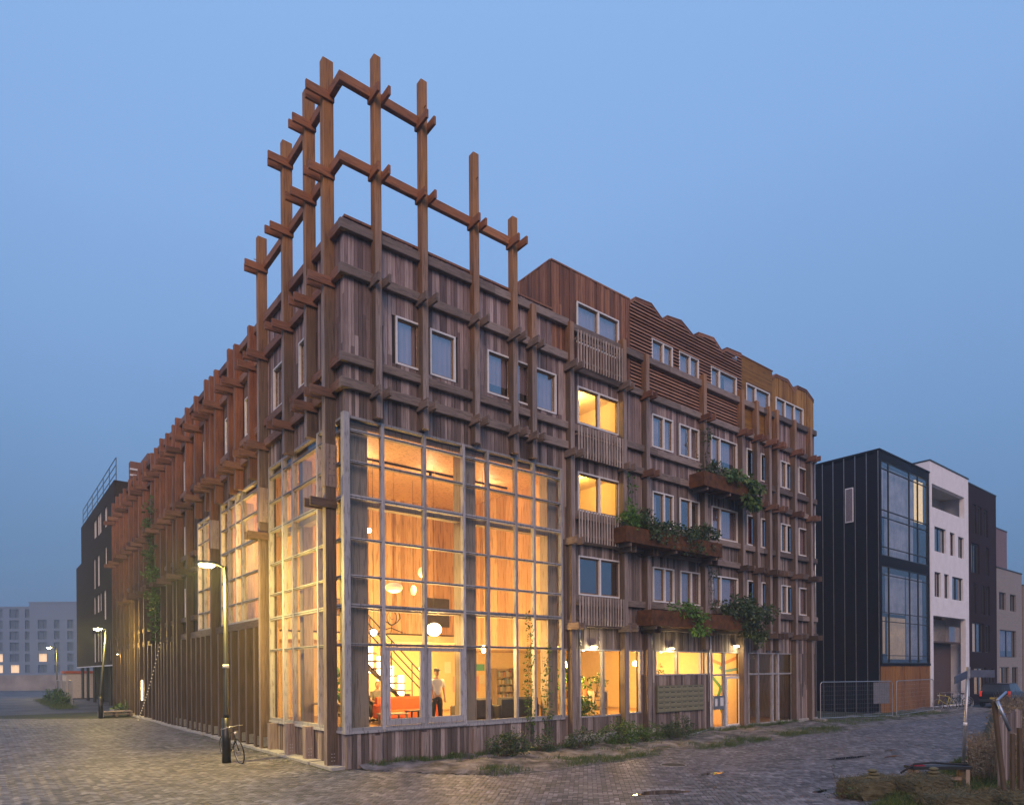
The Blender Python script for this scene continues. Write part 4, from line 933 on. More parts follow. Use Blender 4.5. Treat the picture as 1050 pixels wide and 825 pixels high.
person('seated person in a grey top, right of two on the olive sofa',(3.45,5.0,.8),R_(-15),sit,plain('grey top',(.22,.2,.17),.85),dk,plain('fair hair',(.25,.16,.07),.8))

# ------------------------------------------------------------------ street lamps
def street_lamp(x,y,h,lab,arm,e,mat='lampglow',lean=0.0,banded=True):
    t=thing('street_lamp',lab,'street lamp',(x,y,0),'street lamps along the lane')
    m=MB(); m.tube([(x,y,0),(x,y,1.25)],.115,14); m.build('base_column',M['black'],t,True)
    m=MB(); m.tube([(x,y,1.25),(x,y,1.35),(x+lean,y,h)],.085,12,.05); m.tube([(x+lean,y,h-.02),(x+lean-arm,y,h+.06)],.03,8); m.build('pole',M['steel_dark'],t,True)
    m=MB(); m.cbox(x+lean-arm-.42,x+lean-arm+.05,y-.12,y+.12,h+.02,h+.1,.03); m.build('lamp_head',M['steel_dark'],t)
    m=MB(); m.ball((x+lean-arm-.2,y,h+.0),.2,.12,.075,14,8); m.build('lens',M[mat],t,True)
    point('lamp_light',(x+lean-arm-.2,y,h-.1),(1,.68,.13),e,.1,par=t)
    if banded:
        m=MB(); m.tube([(x,y,2.62),(x,y,2.72)],.088,12); m.build('number_band',M['frame'],t,True)
    return t
street_lamp(-2.0,3.4,5.42,'nearest street lamp, blazing beside the bicycle',.28,1900)
street_lamp(-2.1,27.2,4.95,'middle street lamp beside the dark brick building',.22,1400,'lampglow_far',lean=.3,banded=False)
street_lamp(-.9,70.3,5.25,'farthest street lamp at the end of the lane',.5,1000,'lampglow_far',banded=False)

# ------------------------------------------------------------------ bicycles
def bicycle(loc,ang,lean,lab,framec,grp=None,low=False):
    t=thing('bicycle',lab,'bicycle',loc,grp); t.rotation_euler=(lean,0,ang)
    def put(m,n,mat,par=None):
        me=bpy.data.meshes.new(n); me.from_pydata(m.v,[],m.f); me.materials.append(mat)
        for p in me.polygons: p.use_smooth=True
        o=bpy.data.objects.new(n,me); COL.objects.link(o); o.parent=par or t; return o
    r=.34; 
    for cx_ in (-.53,.53):
        m=MB(); m.tube([(cx_+r*math.cos(a),0,r+r*math.sin(a)) for a in [2*math.pi*i/28 for i in range(29)]],.018,6); w=put(m,'wheel',M['tyre'])
        m=MB(); m.tube([(cx_+(r-.022)*math.cos(a),0,r+(r-.022)*math.sin(a)) for a in [2*math.pi*i/28 for i in range(29)]],.011,5); put(m,'rim',M['steel'],w)
        m=MB()
        for i in range(14): a=2*math.pi*i/14; m.tube([(cx_,0,r),(cx_+.32*math.cos(a),0,r+.32*math.sin(a))],.002,3)
        m.tube([(cx_,-.04,r),(cx_,.04,r)],.02,8); put(m,'spokes',M['steel'],w)
    m=MB(); bb=(-.08,0,.3); seat=(-.25,0,.78); hdt=(.38,0,.88); hdb=(.42,0,.62)
    for a,b in ((bb,seat),(seat,hdt),(bb,hdb),(hdt,hdb),(bb,(-.53,0,r)),((-.24,0,.74),(-.53,0,r)),(hdb,(.53,0,r)),(hdt,(.36,0,1.0))): m.tube([a,b],.016,7)
    put(m,'frame',framec)
    m=MB(); m.tube([(.28,-.30,1.0),(.36,-.15,1.03),(.36,.15,1.03),(.28,.30,1.0)],.012,6); put(m,'handlebar',M['steel'])
    m=MB(); m.ball((-.27,0,.92),.13,.075,.035,12,6); m.tube([(-.25,0,.78),(-.27,0,.9)],.012,6); put(m,'saddle',M['black'])
    m=MB(); m.tube([(-.08,-.09,.3),(-.08,.09,.3)],.012,6); m.tube([(-.08,.08,.3),(.03,.08,.18)],.01,5); m.tube([(-.08,-.08,.3),(-.19,-.08,.42)],.01,5); m.box(-.0,.08,.08,.17,.17,.19); m.box(-.23,-.15,-.17,-.08,.41,.43); put(m,'crank',M['steel'])
    m=MB(); m.ball((.48,0,.86),.035,.035,.035,8,6); put(m,'headlight',M['frame'])
    return t
# front wheel towards the camera, leaning on the lamp post
front=Vector((-1.74,2.96,0)); rear=Vector((-1.82,4.02,0)); mid=(front+rear)/2; ang=math.atan2(front.y-rear.y,front.x-rear.x)
bicycle(tuple(mid),ang,R_(9),'black bicycle leaning against the nearest street lamp',M['black'])
yel=plain('yellow frame',(.55,.5,.03),.4)
for i,(x,y,a,lab,c_) in enumerate(((37.2,-1.3,80,'yellow framed bicycle, leftmost of the bicycles by the white house',yel),(38.3,-1.2,100,'dark bicycle second from the left by the white house',M['steel_dark']),(39.4,-1.3,78,'grey bicycle in the middle of the row by the white house',M['steel']),(40.5,-1.25,95,'dark bicycle nearest the parked car',M['black']))):
    bicycle((x,y,0),R_(a+70),R_(6),lab,c_,'bicycles parked by the white house')

# ------------------------------------------------------------------ parked car (rear towards the camera)
def car(x,y,rz,lab):
    t=thing('parked_car',lab,'car',(x,y,0)); t.rotation_euler=(0,0,rz)
    paint=plain('dark car paint',(.02,.022,.028),.25,.3,noise=.1,bump=0); gl=plain('car glass',(.03,.035,.045),.08,0,noise=.1,bump=0)
    def put(m,n,mat,par=None,sm=False):
        me=bpy.data.meshes.new(n); me.from_pydata(m.v,[],m.f); me.materials.append(mat)
        if sm:
            for p in me.polygons: p.use_smooth=True
        o=bpy.data.objects.new(n,me); COL.objects.link(o); o.parent=par or t; return o
    # sections along x: (x, halfwidth, zlow, zbelt)
    m=MB(); secs=[(-2.15,.78,.35,.85),(-2.1,.86,.25,.95),(-1.4,.9,.22,.97),(0,.91,.22,.95),(1.2,.9,.22,.92),(1.9,.86,.25,.82),(2.15,.72,.32,.65)]
    vs=[];fs=[]
    for (X,w,a,b) in secs: vs+=[(X,-w*.9,a),(X,-w,(a+b)/2),(X,-w*.93,b),(X,w*.93,b),(X,w,(a+b)/2),(X,w*.9,a)]
    for i in range(len(secs)-1):
        for j in range(6): fs.append((i*6+j,i*6+(j+1)%6,(i+1)*6+(j+1)%6,(i+1)*6+j))
    fs+=[(5,4,3,2,1,0),tuple(len(vs)-6+j for j in range(6))]; m.add(vs,fs)
    put(m,'body',paint)
    m=MB(); vs=[];fs=[]; secs=[(-2.05,.8,.95,.96),(-1.75,.66,.95,1.42),(-.4,.68,.95,1.48),(.35,.66,.95,1.42),(1.05,.8,.92,.93)]
    for (X,w,a,b) in secs: vs+=[(X,-.83,a),(X,-w,b),(X,w,b),(X,.83,a)]
    for i in range(4):
        for j in range(4): fs.append((i*4+j,i*4+(j+1)%4,(i+1)*4+(j+1)%4,(i+1)*4+j))
    m.add(vs,fs); put(m,'cabin',gl)
    m=MB(); vs=[(-1.78,-.66,1.425),(-.4,-.69,1.485),(.36,-.66,1.425),(.36,.66,1.425),(-.4,.69,1.485),(-1.78,.66,1.425)]; m.add(vs+[(a,b,c+.03) for a,b,c in vs],[(0,1,2,3,4,5),(11,10,9,8,7,6)]+[(i,(i+1)%6,6+(i+1)%6,6+i) for i in range(6)]); put(m,'roof',paint)
    for X in (-1.35,1.3):
        for s in (-1,1):
            m=MB(); m.tube([(X,s*.72,.32),(X,s*.92,.32)],.32,20); w=put(m,'wheel',M['tyre']); m=MB(); m.tube([(X,s*.925,.32),(X,s*.93,.32)],.2,14); put(m,'rim',M['steel'],w)
    red=plain('tail lamp',(.5,.02,.01),.3,noise=.1,emit=(1,.06,.02),es=.35)
    for s in (-1,1): m=MB(); m.cbox(-2.16,-2.02,s*.74-.06,s*.74+.07,.66,1.0,.02); put(m,'tail_light',red)
    m=MB(); m.box(-2.19,-2.155,-.26,.26,.5,.61); put(m,'number_plate',plain('yellow plate',(.55,.42,.05),.5))
    m=MB(); m.cbox(-2.22,-2.1,-.8,.8,.3,.48,.03); put(m,'bumper',M['steel_dark'])
car(44.6,-2.1,R_(4),'dark hatchback parked in front of the dark brick house, rear lights towards the street')

# ------------------------------------------------------------------ neighbouring houses on the right
metal=plain('dark seamed metal',(.010,.008,.012),.6,.0,noise=.35,scale=3,bump=.05,spec=.12)
H1=thing('metal_clad_house','dark seamed metal house with a large glazed street front and orange timber ground floor','house',(31.4,0,0))
X0,X1=31.45,38.5
m=MB(); m.box(X0,X1,.35,9,8.3,14.35); m.box(X0,X0+.02,.02,.35,0,14.35); m.box(X0,X1,.35,9,0,2.7); m.box(X0,X1,8,9,2.7,8.3); m.box(X0,X0+.15,.35,8,2.7,8.3); m.box(X1-.15,X1,.35,8,2.7,8.3)
m.box(X0+.02,X1,.0,.35,14.05,14.5); m.box(X0+.02,X0+.25,.0,.35,2.7,14.05); m.box(X1-.2,X1,.0,.35,2.7,14.05); m.box(X0+.25,X1-.2,.0,.35,8.2,8.75); m.box(X0,X1,9,9.02,14.35,14.4)
m.build('wall',metal,H1)
m=MB(); 
for k in range(12): y=.05+k*.62; m.box(X0-.035,X0,y,y+.03,0,14.5)
m.build('seam',M['zinc'],H1)
m=MB(); m.box(X0-.05,X1+.05,-.04,9.05,14.5,14.6); m.build('roof',metal,H1)
m=MB(); m.box(X0-.05,X0-.01,1.4,1.85,10.8,12.75); f=m.build('window',M['frame'],H1); m=MB(); m.box(X0-.06,X0-.052,1.44,1.81,10.85,12.7); m.build('pane',M['glass_dark'],f)
def gz(par,x0,x1,z0,z1,vs_,hs,frame,gm,y=.02,dep=.08,name='glazing',t=.05):
    m=MB(); m.box(x0,x1,y,y+dep,z0,z0+t); m.box(x0,x1,y,y+dep,z1-t,z1)
    for q in [x0+t/2]+list(vs_)+[x1-t/2]: m.box(q-t/2,q+t/2,y,y+dep,z0+t,z1-t)
    for q in hs: m.box(x0+t,x1-t,y+.003,y+dep-.003,q-t*.4,q+t*.4)
    f=m.build(name,frame,par); g=MB(); g.box(x0+.02,x1-.02,y+.04,y+.046,z0+.02,z1-.02); g.build('pane',gm,f); return f
gz(H1,X0+.25,X1-.2,8.75,14.05,[32.7,35.6,36.85],[13.6,11.3,10.9,9.25],M['steel_dark'],M['glass_house'])
gz(H1,X0+.25,X1-.2,2.75,8.2,[32.7,35.6,36.85],[7.7,5.6,5.1,3.2],M['steel_dark'],M['glass_house'])
m=MB(); n=70
for a,b,z0,z1 in ((32.75,36.8,8.85,13.9),(X0+.3,32.7,11,13.9),(32.8,35.5,5.6,7.9),(35.7,38.2,3.0,7.9)):
    k=int((b-a)/.08); vs=[]
    for i in range(k+1): u=a+(b-a)*i/k; vs+=[(u,.30+.03*math.sin(i*1.7),z0),(u,.30+.03*math.sin(i*1.7),z1)]
    m.add(vs,[(2*i,2*i+2,2*i+3,2*i+1) for i in range(k)])
m.build('curtain',M['curtain'],H1,fix=False)
m=MB(); a,b=36.9,38.2; k=14; vs=[]
for i in range(k+1): u=a+(b-a)*i/k; vs+=[(u,.28+.03*math.sin(i*1.7),11.35),(u,.28+.03*math.sin(i*1.7),13.9)]
m.add(vs,[(2*i,2*i+2,2*i+3,2*i+1) for i in range(k)]); tag(m.build('curtain',plain('lit curtain',(.8,.55,.25),.9,noise=.2,emit=(1,.66,.25),es=1.3),H1,fix=False),'warm lit curtain in the upper right pane')
litc=plain('dim lit curtain',(.7,.45,.22),.9,noise=.5,scale=2,bump=0,emit=(1,.6,.2),es=.22)
for a,b,z0,z1,lab in ((31.75,32.6,3.3,5.4,'narrow warm lit curtain at the lower left of the glazed front'),(33.0,35.4,3.0,5.4,'dim warm curtain in the lower middle of the glazed front')):
    m=MB(); k=int((b-a)/.08); vs=[]
    for i in range(k+1): u=a+(b-a)*i/k; vs+=[(u,.26+.03*math.sin(i*1.7),z0),(u,.26+.03*math.sin(i*1.7),z1)]
    m.add(vs,[(2*i,2*i+2,2*i+3,2*i+1) for i in range(k)]); tag(m.build('curtain',litc,H1,fix=False),lab)
m=MB(); m.box(31.75,38.2,4,4.1,2.8,8.1); m.build('room',M['ply_light'],H1); point('room_light',(34.5,2.0,6.5),WARM2,50,.2,par=H1); point('room_light',(33,1.5,4.2),WARM2,70,.2,par=H1)
m=MB(); clad(m,lambda p:(p[0],-.0-p[1]+.02-.0,p[2]),X0+.03,X1,.0,2.62,wmin=.5,wmax=.7,joints=False); tag(m.build('ground_floor_panel',wood('orange plywood',[(.1,(.22,.085,.012)),(.9,(.32,.14,.02))],(2,2,.5),stain=.2),H1),'orange timber ground floor panels')
m=MB(); m.box(X0,X1,-.04,.0,2.62,2.76); m.build('trim',metal,H1)

def house(name,lab,x0,x1,top,mat,wins,framem,deep=10,y0=0.0,glassm=None,side=None):
    t=thing(name,lab,'house',(x0,y0,0)); 
    holes=[(w[0],w[1],w[2],w[3]) for w in wins]
    m=MB(); mp=lambda p:(p[0],y0-p[1],p[2]); backing(m,mp,x0,x1,0,top,holes,-.3,0.0)
    m.box(x0,x0+.15,y0+.3,y0+deep,0,top); m.box(x1-.15,x1,y0+.3,y0+deep,0,top); m.box(x0+.15,x1-.15,y0+deep-.15,y0+deep,0,top); m.box(x0+.15,x1-.15,y0+.3,y0+deep-.15,top-.25,top-.05)
    m.build('wall',mat,t)
    m=MB(); m.box(x0-.03,x1+.03,y0-.04,y0+.3,top,top+.08); m.box(x0-.03,x0+.2,y0+.3,y0+deep,top,top+.08); m.build('roof_edge',framem,t)
    m=MB(); m.box(x0+.15,x1-.15,y0+1.6,y0+1.7,0,top-.3); m.build('room',M['room_dark'],t)
    for w in wins:
        if len(w)>4 and w[4]=='open': continue
        f=gz(t,w[0],w[1],w[2],w[3],[(w[0]+w[1])/2] if w[1]-w[0]>.9 else [],[],framem,glassm or M['glass_dark'],y0+.12,.08,'window')
        if len(w)>4 and w[4]=='lit':
            c=MB(); c.box(w[0]+.05,w[1]-.05,y0+.5,y0+.52,w[2],w[3]); c.build('curtain',plain('lit blind',(.7,.45,.2),.9,noise=.3,emit=(1,.65,.25),es=.45),f)
        elif len(w)>4 and w[4]=='pale':
            c=MB(); c.box(w[0]+.05,w[1]-.05,y0+.35,y0+.36,w[2]+(w[3]-w[2])*.25,w[3]); c.build('curtain',M['curtain'],f)
    return t
whitew=plain('white render',(.82,.82,.86),.85,noise=.12,scale=2,bump=.05); brown=plain('brown panel',(.10,.065,.055),.7)
W=house('white_house','white rendered house with a recessed roof terrace','x' and 38.62,45.4,15.3,whitew,[(38.95,44.65,12.5,13.95,'open'),(39.33,41.25,9.8,11.35),(41.95,42.8,9.8,11.3),(43.45,44.5,9.8,11.2),(39.3,40.35,6.95,8.5),(40.9,41.75,6.95,8.5),(42.3,44.3,6.95,8.45),(39.05,44.75,0.05,5.75,'open')],M['steel_dark'],y0=-.0)
m=MB(); m.box(38.95,44.75,.9,1.0,4.0 if False else .05,4.1); m.box(38.95,44.75,.3,.95,4.1,4.2); m.build('recess_wall',brown,W)
m=MB(); m.box(38.95,44.75,1.2,1.3,4.2,5.75); m.build('recess_wall',M['concrete'],W); m=MB(); m.box(38.9,44.7,1.4,1.5,12.3,14.0); m.box(38.9,44.7,.3,1.5,13.95,14.05); m.box(38.9,44.7,.3,1.5,12.35,12.48); m.build('recess_wall',M['concrete'],W)
m=MB(); m.box(39.3,41.2,.86,.895,.06,2.5); m.build('door',M['steel_dark'],W); m=MB(); m.box(42.7,44.7,.32,.36,4.2,5.2); m.build('balustrade',M['glass_dark'],W)
dbrick=plain('dark brown brick',(.035,.018,.020),.85,noise=.4,scale=14,bump=.3,spec=.1); 
house('dark_brick_house','dark brown brick house with tall slim windows',45.42,51.2,15.05,dbrick,[(46.3,47.0,11.8,13.8,'pale'),(47.3,48.1,11.8,13.8,'pale'),(48.6,49.4,11.8,13.75,'pale'),(45.95,47.55,9.05,11.1,'pale'),(48.9,49.65,9.05,11.05,'pale'),(46.25,46.85,6.25,8.35,'pale'),(47.9,48.7,6.25,8.3,'pale'),(48.95,49.7,6.25,8.3,'pale'),(46.0,48.4,3.55,5.6,'lit'),(48.7,49.7,3.55,5.5),(46.3,48.8,.6,2.45,'lit'),(49.1,50.4,.6,2.4,'lit')],M['steel_dark'])
def brickm(name,c1,c2,mort,sc_=4.0):
    m,nt,b=newmat(name); L=nt.links.new; tc=N(nt,'ShaderNodeTexCoord'); mp=N(nt,'ShaderNodeMapping'); mp.inputs['Rotation'].default_value=(R_(90),0,0)
    L(tc.outputs['Object'],mp.inputs[0]); br=N(nt,'ShaderNodeTexBrick'); br.inputs['Scale'].default_value=sc_; br.inputs['Color1'].default_value=(*c1,1); br.inputs['Color2'].default_value=(*c2,1); br.inputs['Mortar'].default_value=(*mort,1)
    L(mp.outputs[0],br.inputs['Vector']); L(br.outputs['Color'],b.inputs['Base Color']); b.inputs['Roughness'].default_value=.85; return m
pur=brickm('purple brick',(.20,.13,.15),(.15,.09,.11),(.2,.18,.18)); gry=brickm('grey brick',(.30,.27,.26),(.22,.2,.19),(.3,.28,.27))
house('grey_brick_house','low grey brick house right of the dark brick house',51.25,57.4,9.85,gry,[(51.8,53.4,6.8,8.1),(54.4,55.9,6.8,8.1),(51.9,55.9,3.25,5.3,'pale'),(51.8,54.1,.3,2.5,'lit'),(54.8,56.3,.3,2.5)],M['steel_dark'])
house('purple_brick_house','taller purple brick block behind the grey brick house',51.8,66,14.8,pur,[(57.6,59.4,10.5,12.4),(61,62.5,10.5,12.4)],M['steel_dark'],deep=9,y0=3.2)
house('tan_brick_house','far brown brick house at the right edge of the street',57.6,66,9.0,brickm('tan brick',(.28,.2,.14),(.2,.14,.1),(.25,.2,.18)),[(58.3,59.8,6.2,7.6),(61,63,6.2,7.6),(58.3,60.5,3.2,5.0,'lit'),(58.4,60.4,.3,2.4)],M['steel_dark'])

# ------------------------------------------------------------------ dark brick building down the lane
D=thing('dark_lane_building','dark brown building with slim lit windows and an open ground floor down the lane','building',(0,37,0))
dw=[(46.3,47.9,13.4,14.85),(43.6,45.7,13.3,14.95),(40.6,41.9,13.3,14.8),(47.1,48.1,9.35,11.8),(44.7,45.95,9.35,11.8),(40.9,41.8,10.4,11.85),(47.2,48.2,7.3,8.7),(45.0,46.2,7.3,8.7),(43.8,44.6,7.3,8.7),(41.4,42.5,6.5,8.7),(38.0,38.8,6.4,8.8),(47.2,48.3,3.4,5.75),(45.3,46.1,3.4,5.7),(43.8,44.7,3.4,5.7),(39.3,39.8,3.4,4.95)]
m=MB(); backing(m,mL,37.3,56.6,3.1,15.9,[(a,b,c,d) for a,b,c,d in dw],-.3,0); m.box(-.0,10,56.6,60.7,3.1,12.6); m.box(.3,10,37.3,37.5,3.1,15.9); m.box(.3,10,37.5,56.6,3.1,3.3); m.box(.3,10,37.5,56.59,15.6,15.85); m.box(10,10.1,37.3,60,0,15.8); m.box(1.4,10,37.5,60,.0,3.1)
lane_brick=plain('lane dark brick',(.05,.034,.026),.9,noise=.35,scale=6,bump=.2,spec=.1); m.build('wall',lane_brick,D)
for a,b,c,d in dw:
    f=MB(); t=.05; f.box(a,b,-.14,-.06,c,c+t,mL); f.box(a,b,-.14,-.06,d-t,d,mL); f.box(a,a+t,-.14,-.06,c+t,d-t,mL); f.box(b-t,b,-.14,-.06,c+t,d-t,mL); f.box((a+b)/2-.03,(a+b)/2+.03,-.14,-.06,c+t,d-t,mL)
    w=f.build('window',M['frame'],D); g=MB(); g.box(a+.02,b-.02,-.11,-.104,c+.02,d-.02,mL); g.build('pane',M['glass_dark'],w)
    g=MB(); g.box(a,b,-.24,-.23,c,d,mL); g.build('curtain',M['curtain'],w)
for v in (38.2,42.5,47,51.5,56,60): m=MB(); m.tube([(.4,v,0),(.4,v,3.1)],.12,10); m.build('column',M['steel_dark'],D)
m=MB()
for h in (.55,1.1,1.6): m.tube([(.15,37.4,15.9+h),(.15,56.5,15.9+h)],.03,6)
for v in (37.4,40.5,43.6,46.8,50,53.2,56.5): m.tube([(.15,v,15.85),(.15,v,17.5)],.03,6)
m.build('roof_railing',plain('blue grey railing',(.08,.11,.15),.5,.3),D)
m=MB(); m.box(-.03,.25,37.3,60.6,3.02,3.1); m.build('fascia',M['frame'],D)
# striped stair tower between
T_=thing('louvred_stair_tower','timber tower with pale horizontal strips between the timber block and dark building','building',(.9,36.6,0)); m=MB(); m.box(.9,6,36.6,37.25,0,17.2); m.build('wall',M['board_red'],T_)
m=MB()
for k in range(40): m.box(.86,6.02,36.54,36.6,.6+k*.41,.72+k*.41)
m.build('strip',M['frame'],T_)

# ------------------------------------------------------------------ far apartment blocks in the mist
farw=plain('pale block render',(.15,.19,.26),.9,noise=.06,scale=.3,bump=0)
def farblock(name,lab,a0,a1,dep,top,cols,rows,litset):
    # a: lateral metres in the direction rt at camera depth dep
    o=CAM+fw*dep; o.z=0; ang=math.atan2(rt.y,rt.x)
    t=thing(name,lab,'building',(o.x,o.y,0)); t['_rot']=1
    T=lambda p:(o.x+rt.x*p[0]-fw.x*p[1],o.y+rt.y*p[0]-fw.y*p[1],p[2])
    holes=[(c0,c1,r0,r1) for c0,c1 in cols for r0,r1 in rows]
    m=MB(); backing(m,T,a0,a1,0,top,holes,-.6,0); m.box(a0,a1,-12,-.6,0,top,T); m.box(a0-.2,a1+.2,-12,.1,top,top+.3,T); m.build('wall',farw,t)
    wm=plain('far window',(.085,.105,.135),.3,noise=.2,bump=0); lm=emis('far lit window',(1,.7,.4),.75)
    for i,(c0,c1) in enumerate(cols):
        for j,(r0,r1) in enumerate(rows):
            m=MB(); m.box(c0,c1,-.59,-.5,r0,r1,T); m.box((c0+c1)/2-.06,(c0+c1)/2+.06,-.49,-.42,r0,r1,T); m.build('window',lm if (i,j) in litset else wm,t)
    return t
k=188/681.
px=lambda x:(x-525)*k
rowsz=[(2.5-(b-691)*k,2.5-(a-691)*k) for a,b in ((624.8,633.5),(636.3,645),(647.7,656),(659,667.8),(670.6,678.7),(682,690))]
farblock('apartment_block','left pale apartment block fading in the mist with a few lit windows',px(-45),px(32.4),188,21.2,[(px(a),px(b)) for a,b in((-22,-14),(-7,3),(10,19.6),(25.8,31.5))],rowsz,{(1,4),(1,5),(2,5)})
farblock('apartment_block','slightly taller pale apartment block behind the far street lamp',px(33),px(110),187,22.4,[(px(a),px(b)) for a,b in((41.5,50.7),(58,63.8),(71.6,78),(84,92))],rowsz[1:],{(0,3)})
# hoarding, shed and hedge at the end of the lane
m=MB(); m.box(0,1,0,1,0,1,lambda p:(-30+p[0]*32.8,126-p[0]*24+p[1]*.3,p[2]*2.3)); tag(m.build('site_hoarding',plain('grey hoarding',(.30,.28,.27),.8,noise=.4,scale=.6)),'long low grey wall across the end of the lane','wall')
S=thing('site_cabin','pale site cabin with a red roof edge behind the hedge','cabin',(3,62,0)); 
m=MB(); m.box(-.6,7,64,68,0,2.5); m.build('wall',plain('cabin wall',(.55,.5,.42),.8,noise=.2),S); m=MB(); m.box(-.7,7.1,63.9,68.1,2.5,2.75); m.build('roof',plain('red roof edge',(.45,.09,.03),.6),S)
for i,(x,y,lab) in enumerate(((-1.9,44,'nearest mesh panel beside the lane weeds'),(-2.0,47.6,'middle mesh panel beside the lane weeds'),(-2.1,51.2,'farthest mesh panel beside the lane weeds'))):
    t=thing('mesh_fence',lab,'fence',(x,y,0),'mesh fence panels at the end of the lane'); m=MB(); m.tube([(x,y,0),(x,y,1.9),(x,y+3.4,1.9),(x,y+3.4,0)],.025,6); m.build('frame',M['steel'],t)
    m=MB()
    for k_ in range(28): m.tube([(x,y+k_*.12+.08,.1),(x,y+k_*.12+.08,1.9)],.004,3)
    for k_ in range(8): m.tube([(x,y,.2+k_*.22),(x,y+3.4,.2+k_*.22)],.004,3)
    m.build('mesh',M['steel'],t)
for x,y,s,lab in ((-2.3,46,1.0,'nearest weed bush along the lane fence'),(-2.4,49,1.1,'middle weed bush along the lane fence'),(-2.5,53,1.2,'farthest weed bush along the lane fence'),(-.6,30.5,.7,'bush beside the pallet stack')):
    plant('bush',lab,'bush',(x,y,0),[((x,y,s*.5),(s*.6,s*1.2,s*.55))],.16,'leaf',grp='bushes along the lane',dens=260)
# pallets
for i,lab in ((0,'lowest wooden pallet of the small stack on the lane'),(1,'upper wooden pallet of the small stack on the lane')):
    t=thing('pallet',lab,'pallet',(-1.2,28.6,i*.16),'pallets on the lane'); m=MB(); z=i*.16
    for j in range(6): m.box(-2.0+.0,-.4,28.0+j*.22,28.15+j*.22,z+.12,z+.145)
    for j in range(3): m.box(-2.0+j*.73,-1.86+j*.73,28.0,29.25,z+.0,z+.12)
    m.build('boards',M['board'],t)
# string of lights leaning on a post
t=thing('light_string','string of small white bulbs running diagonally from the ground up the lane posts','light string',(-.5,22.5,0)); m=MB(); b_=MB(); P0=Vector((-.75,24.2,.05)); P1=Vector((-.5,19.8,4.0)); pts=[]
for i in range(25): f=i/24; p=P0.lerp(P1,f); p.z-=.25*math.sin(math.pi*f); pts.append(p); b_.ball(p-Vector((0,0,.05)),.032,n=6,m=4)
m.tube(pts,.008,4); m.build('cable',M['black'],t); b_.build('bulb',plain('white bulb',(.7,.68,.6),.4,emit=(1,.8,.5),es=.25),t)
m=MB(); t=thing('wall_lamp','small warm tube lamp on the lane facade beside the light string','lamp',(-.33,25.4,1.9),'lamps on the lane facade'); m.tube([(-.36,25.4,1.0),(-.36,25.4,2.1)],.04,8); m.build('tube',emis('lane tube',(1,.68,.3),12),t); m=MB(); m.box(-.33,-.3,25.36,25.44,1.0,2.1); m.build('bracket',M['steel_dark'],t); point('lamp_light',(-.5,25.4,1.6),WARM,18,.1,par=t)
t=thing('wall_lamp','downlight under the cross beam at the end of the timber facade','lamp',(-.33,33.0,3.8),'lamps on the lane facade'); m=MB(); m.tube([(-.45,33,3.7),(-.45,33,3.9)],.06,8); m.build('housing',M['steel_dark'],t); m=MB(); m.tube([(-.45,33,3.69),(-.45,33,3.7)],.05,8); m.build('lens',M['bulb'],t); point('lamp_light',(-.5,33,3.6),WARM,30,.05,par=t)

# ------------------------------------------------------------------ site fence at right
def sitefence(a,b,h,lab):
    a=Vector(a); b=Vector(b); t=thing('construction_fence',lab,'fence',tuple(a),'temporary fence panels right of the timber block')
    m=MB(); Z=lambda p,z:(p.x,p.y,z); m.tube([Z(a,.05),Z(a,h-.1),Z(a.lerp(b,.02),h),Z(b.lerp(a,.02),h),Z(b,h-.1),Z(b,.05)],.022,7); m.tube([Z(a,.15),Z(b,.15)],.018,6); m.build('frame',M['steel'],t)
    L=(b-a).length; m=MB(); n=int(L/.11)
    for i in range(1,n): p=a.lerp(b,i/n); m.tube([Z(p,.15),Z(p,h)],.003,3)
    for i in range(1,8): m.tube([Z(a,.15+(h-.15)*i/8),Z(b,.15+(h-.15)*i/8)],.003,3)
    m.build('mesh',M['steel'],t)
    for p in (a,b):
        m=MB(); d=(b-a).normalized(); q=Vector((-d.y,d.x,0)); c=p; m.add([tuple(c+d*.12*sx+q*.33*sy+Vector((0,0,z))) for z in (.0,.12) for sx,sy in((-1,-1),(1,-1),(1,1),(-1,1))],[(0,3,2,1),(4,5,6,7),(0,1,5,4),(1,2,6,5),(2,3,7,6),(3,0,4,7)]); m.build('foot_block',M['concrete'],t)
sitefence((23.75,-.45,0),(28.0,-1.95,0),1.85,'long mesh fence panel in front of the dark metal house'); sitefence((28.35,-2.0,0),(34.6,-1.5,0),1.85,'mesh fence panel in front of the orange ground floor')
t=thing('fence_sheet','grey sheet hung on the end of the first mesh fence panel','sheet',(27.5,-1.8,.6)); m=MB(); m.add([(26.9,-1.53,.75),(27.85,-1.87,.75),(27.85,-1.87,1.8),(26.9,-1.53,1.8),(26.91,-1.5,.75),(27.86,-1.84,.75),(27.86,-1.84,1.8),(26.91,-1.5,1.8)],[(0,1,2,3),(7,6,5,4),(0,4,5,1),(1,5,6,2),(2,6,7,3),(3,7,4,0)]); m.build('fabric',plain('grey netting',(.16,.17,.2),.8),t)

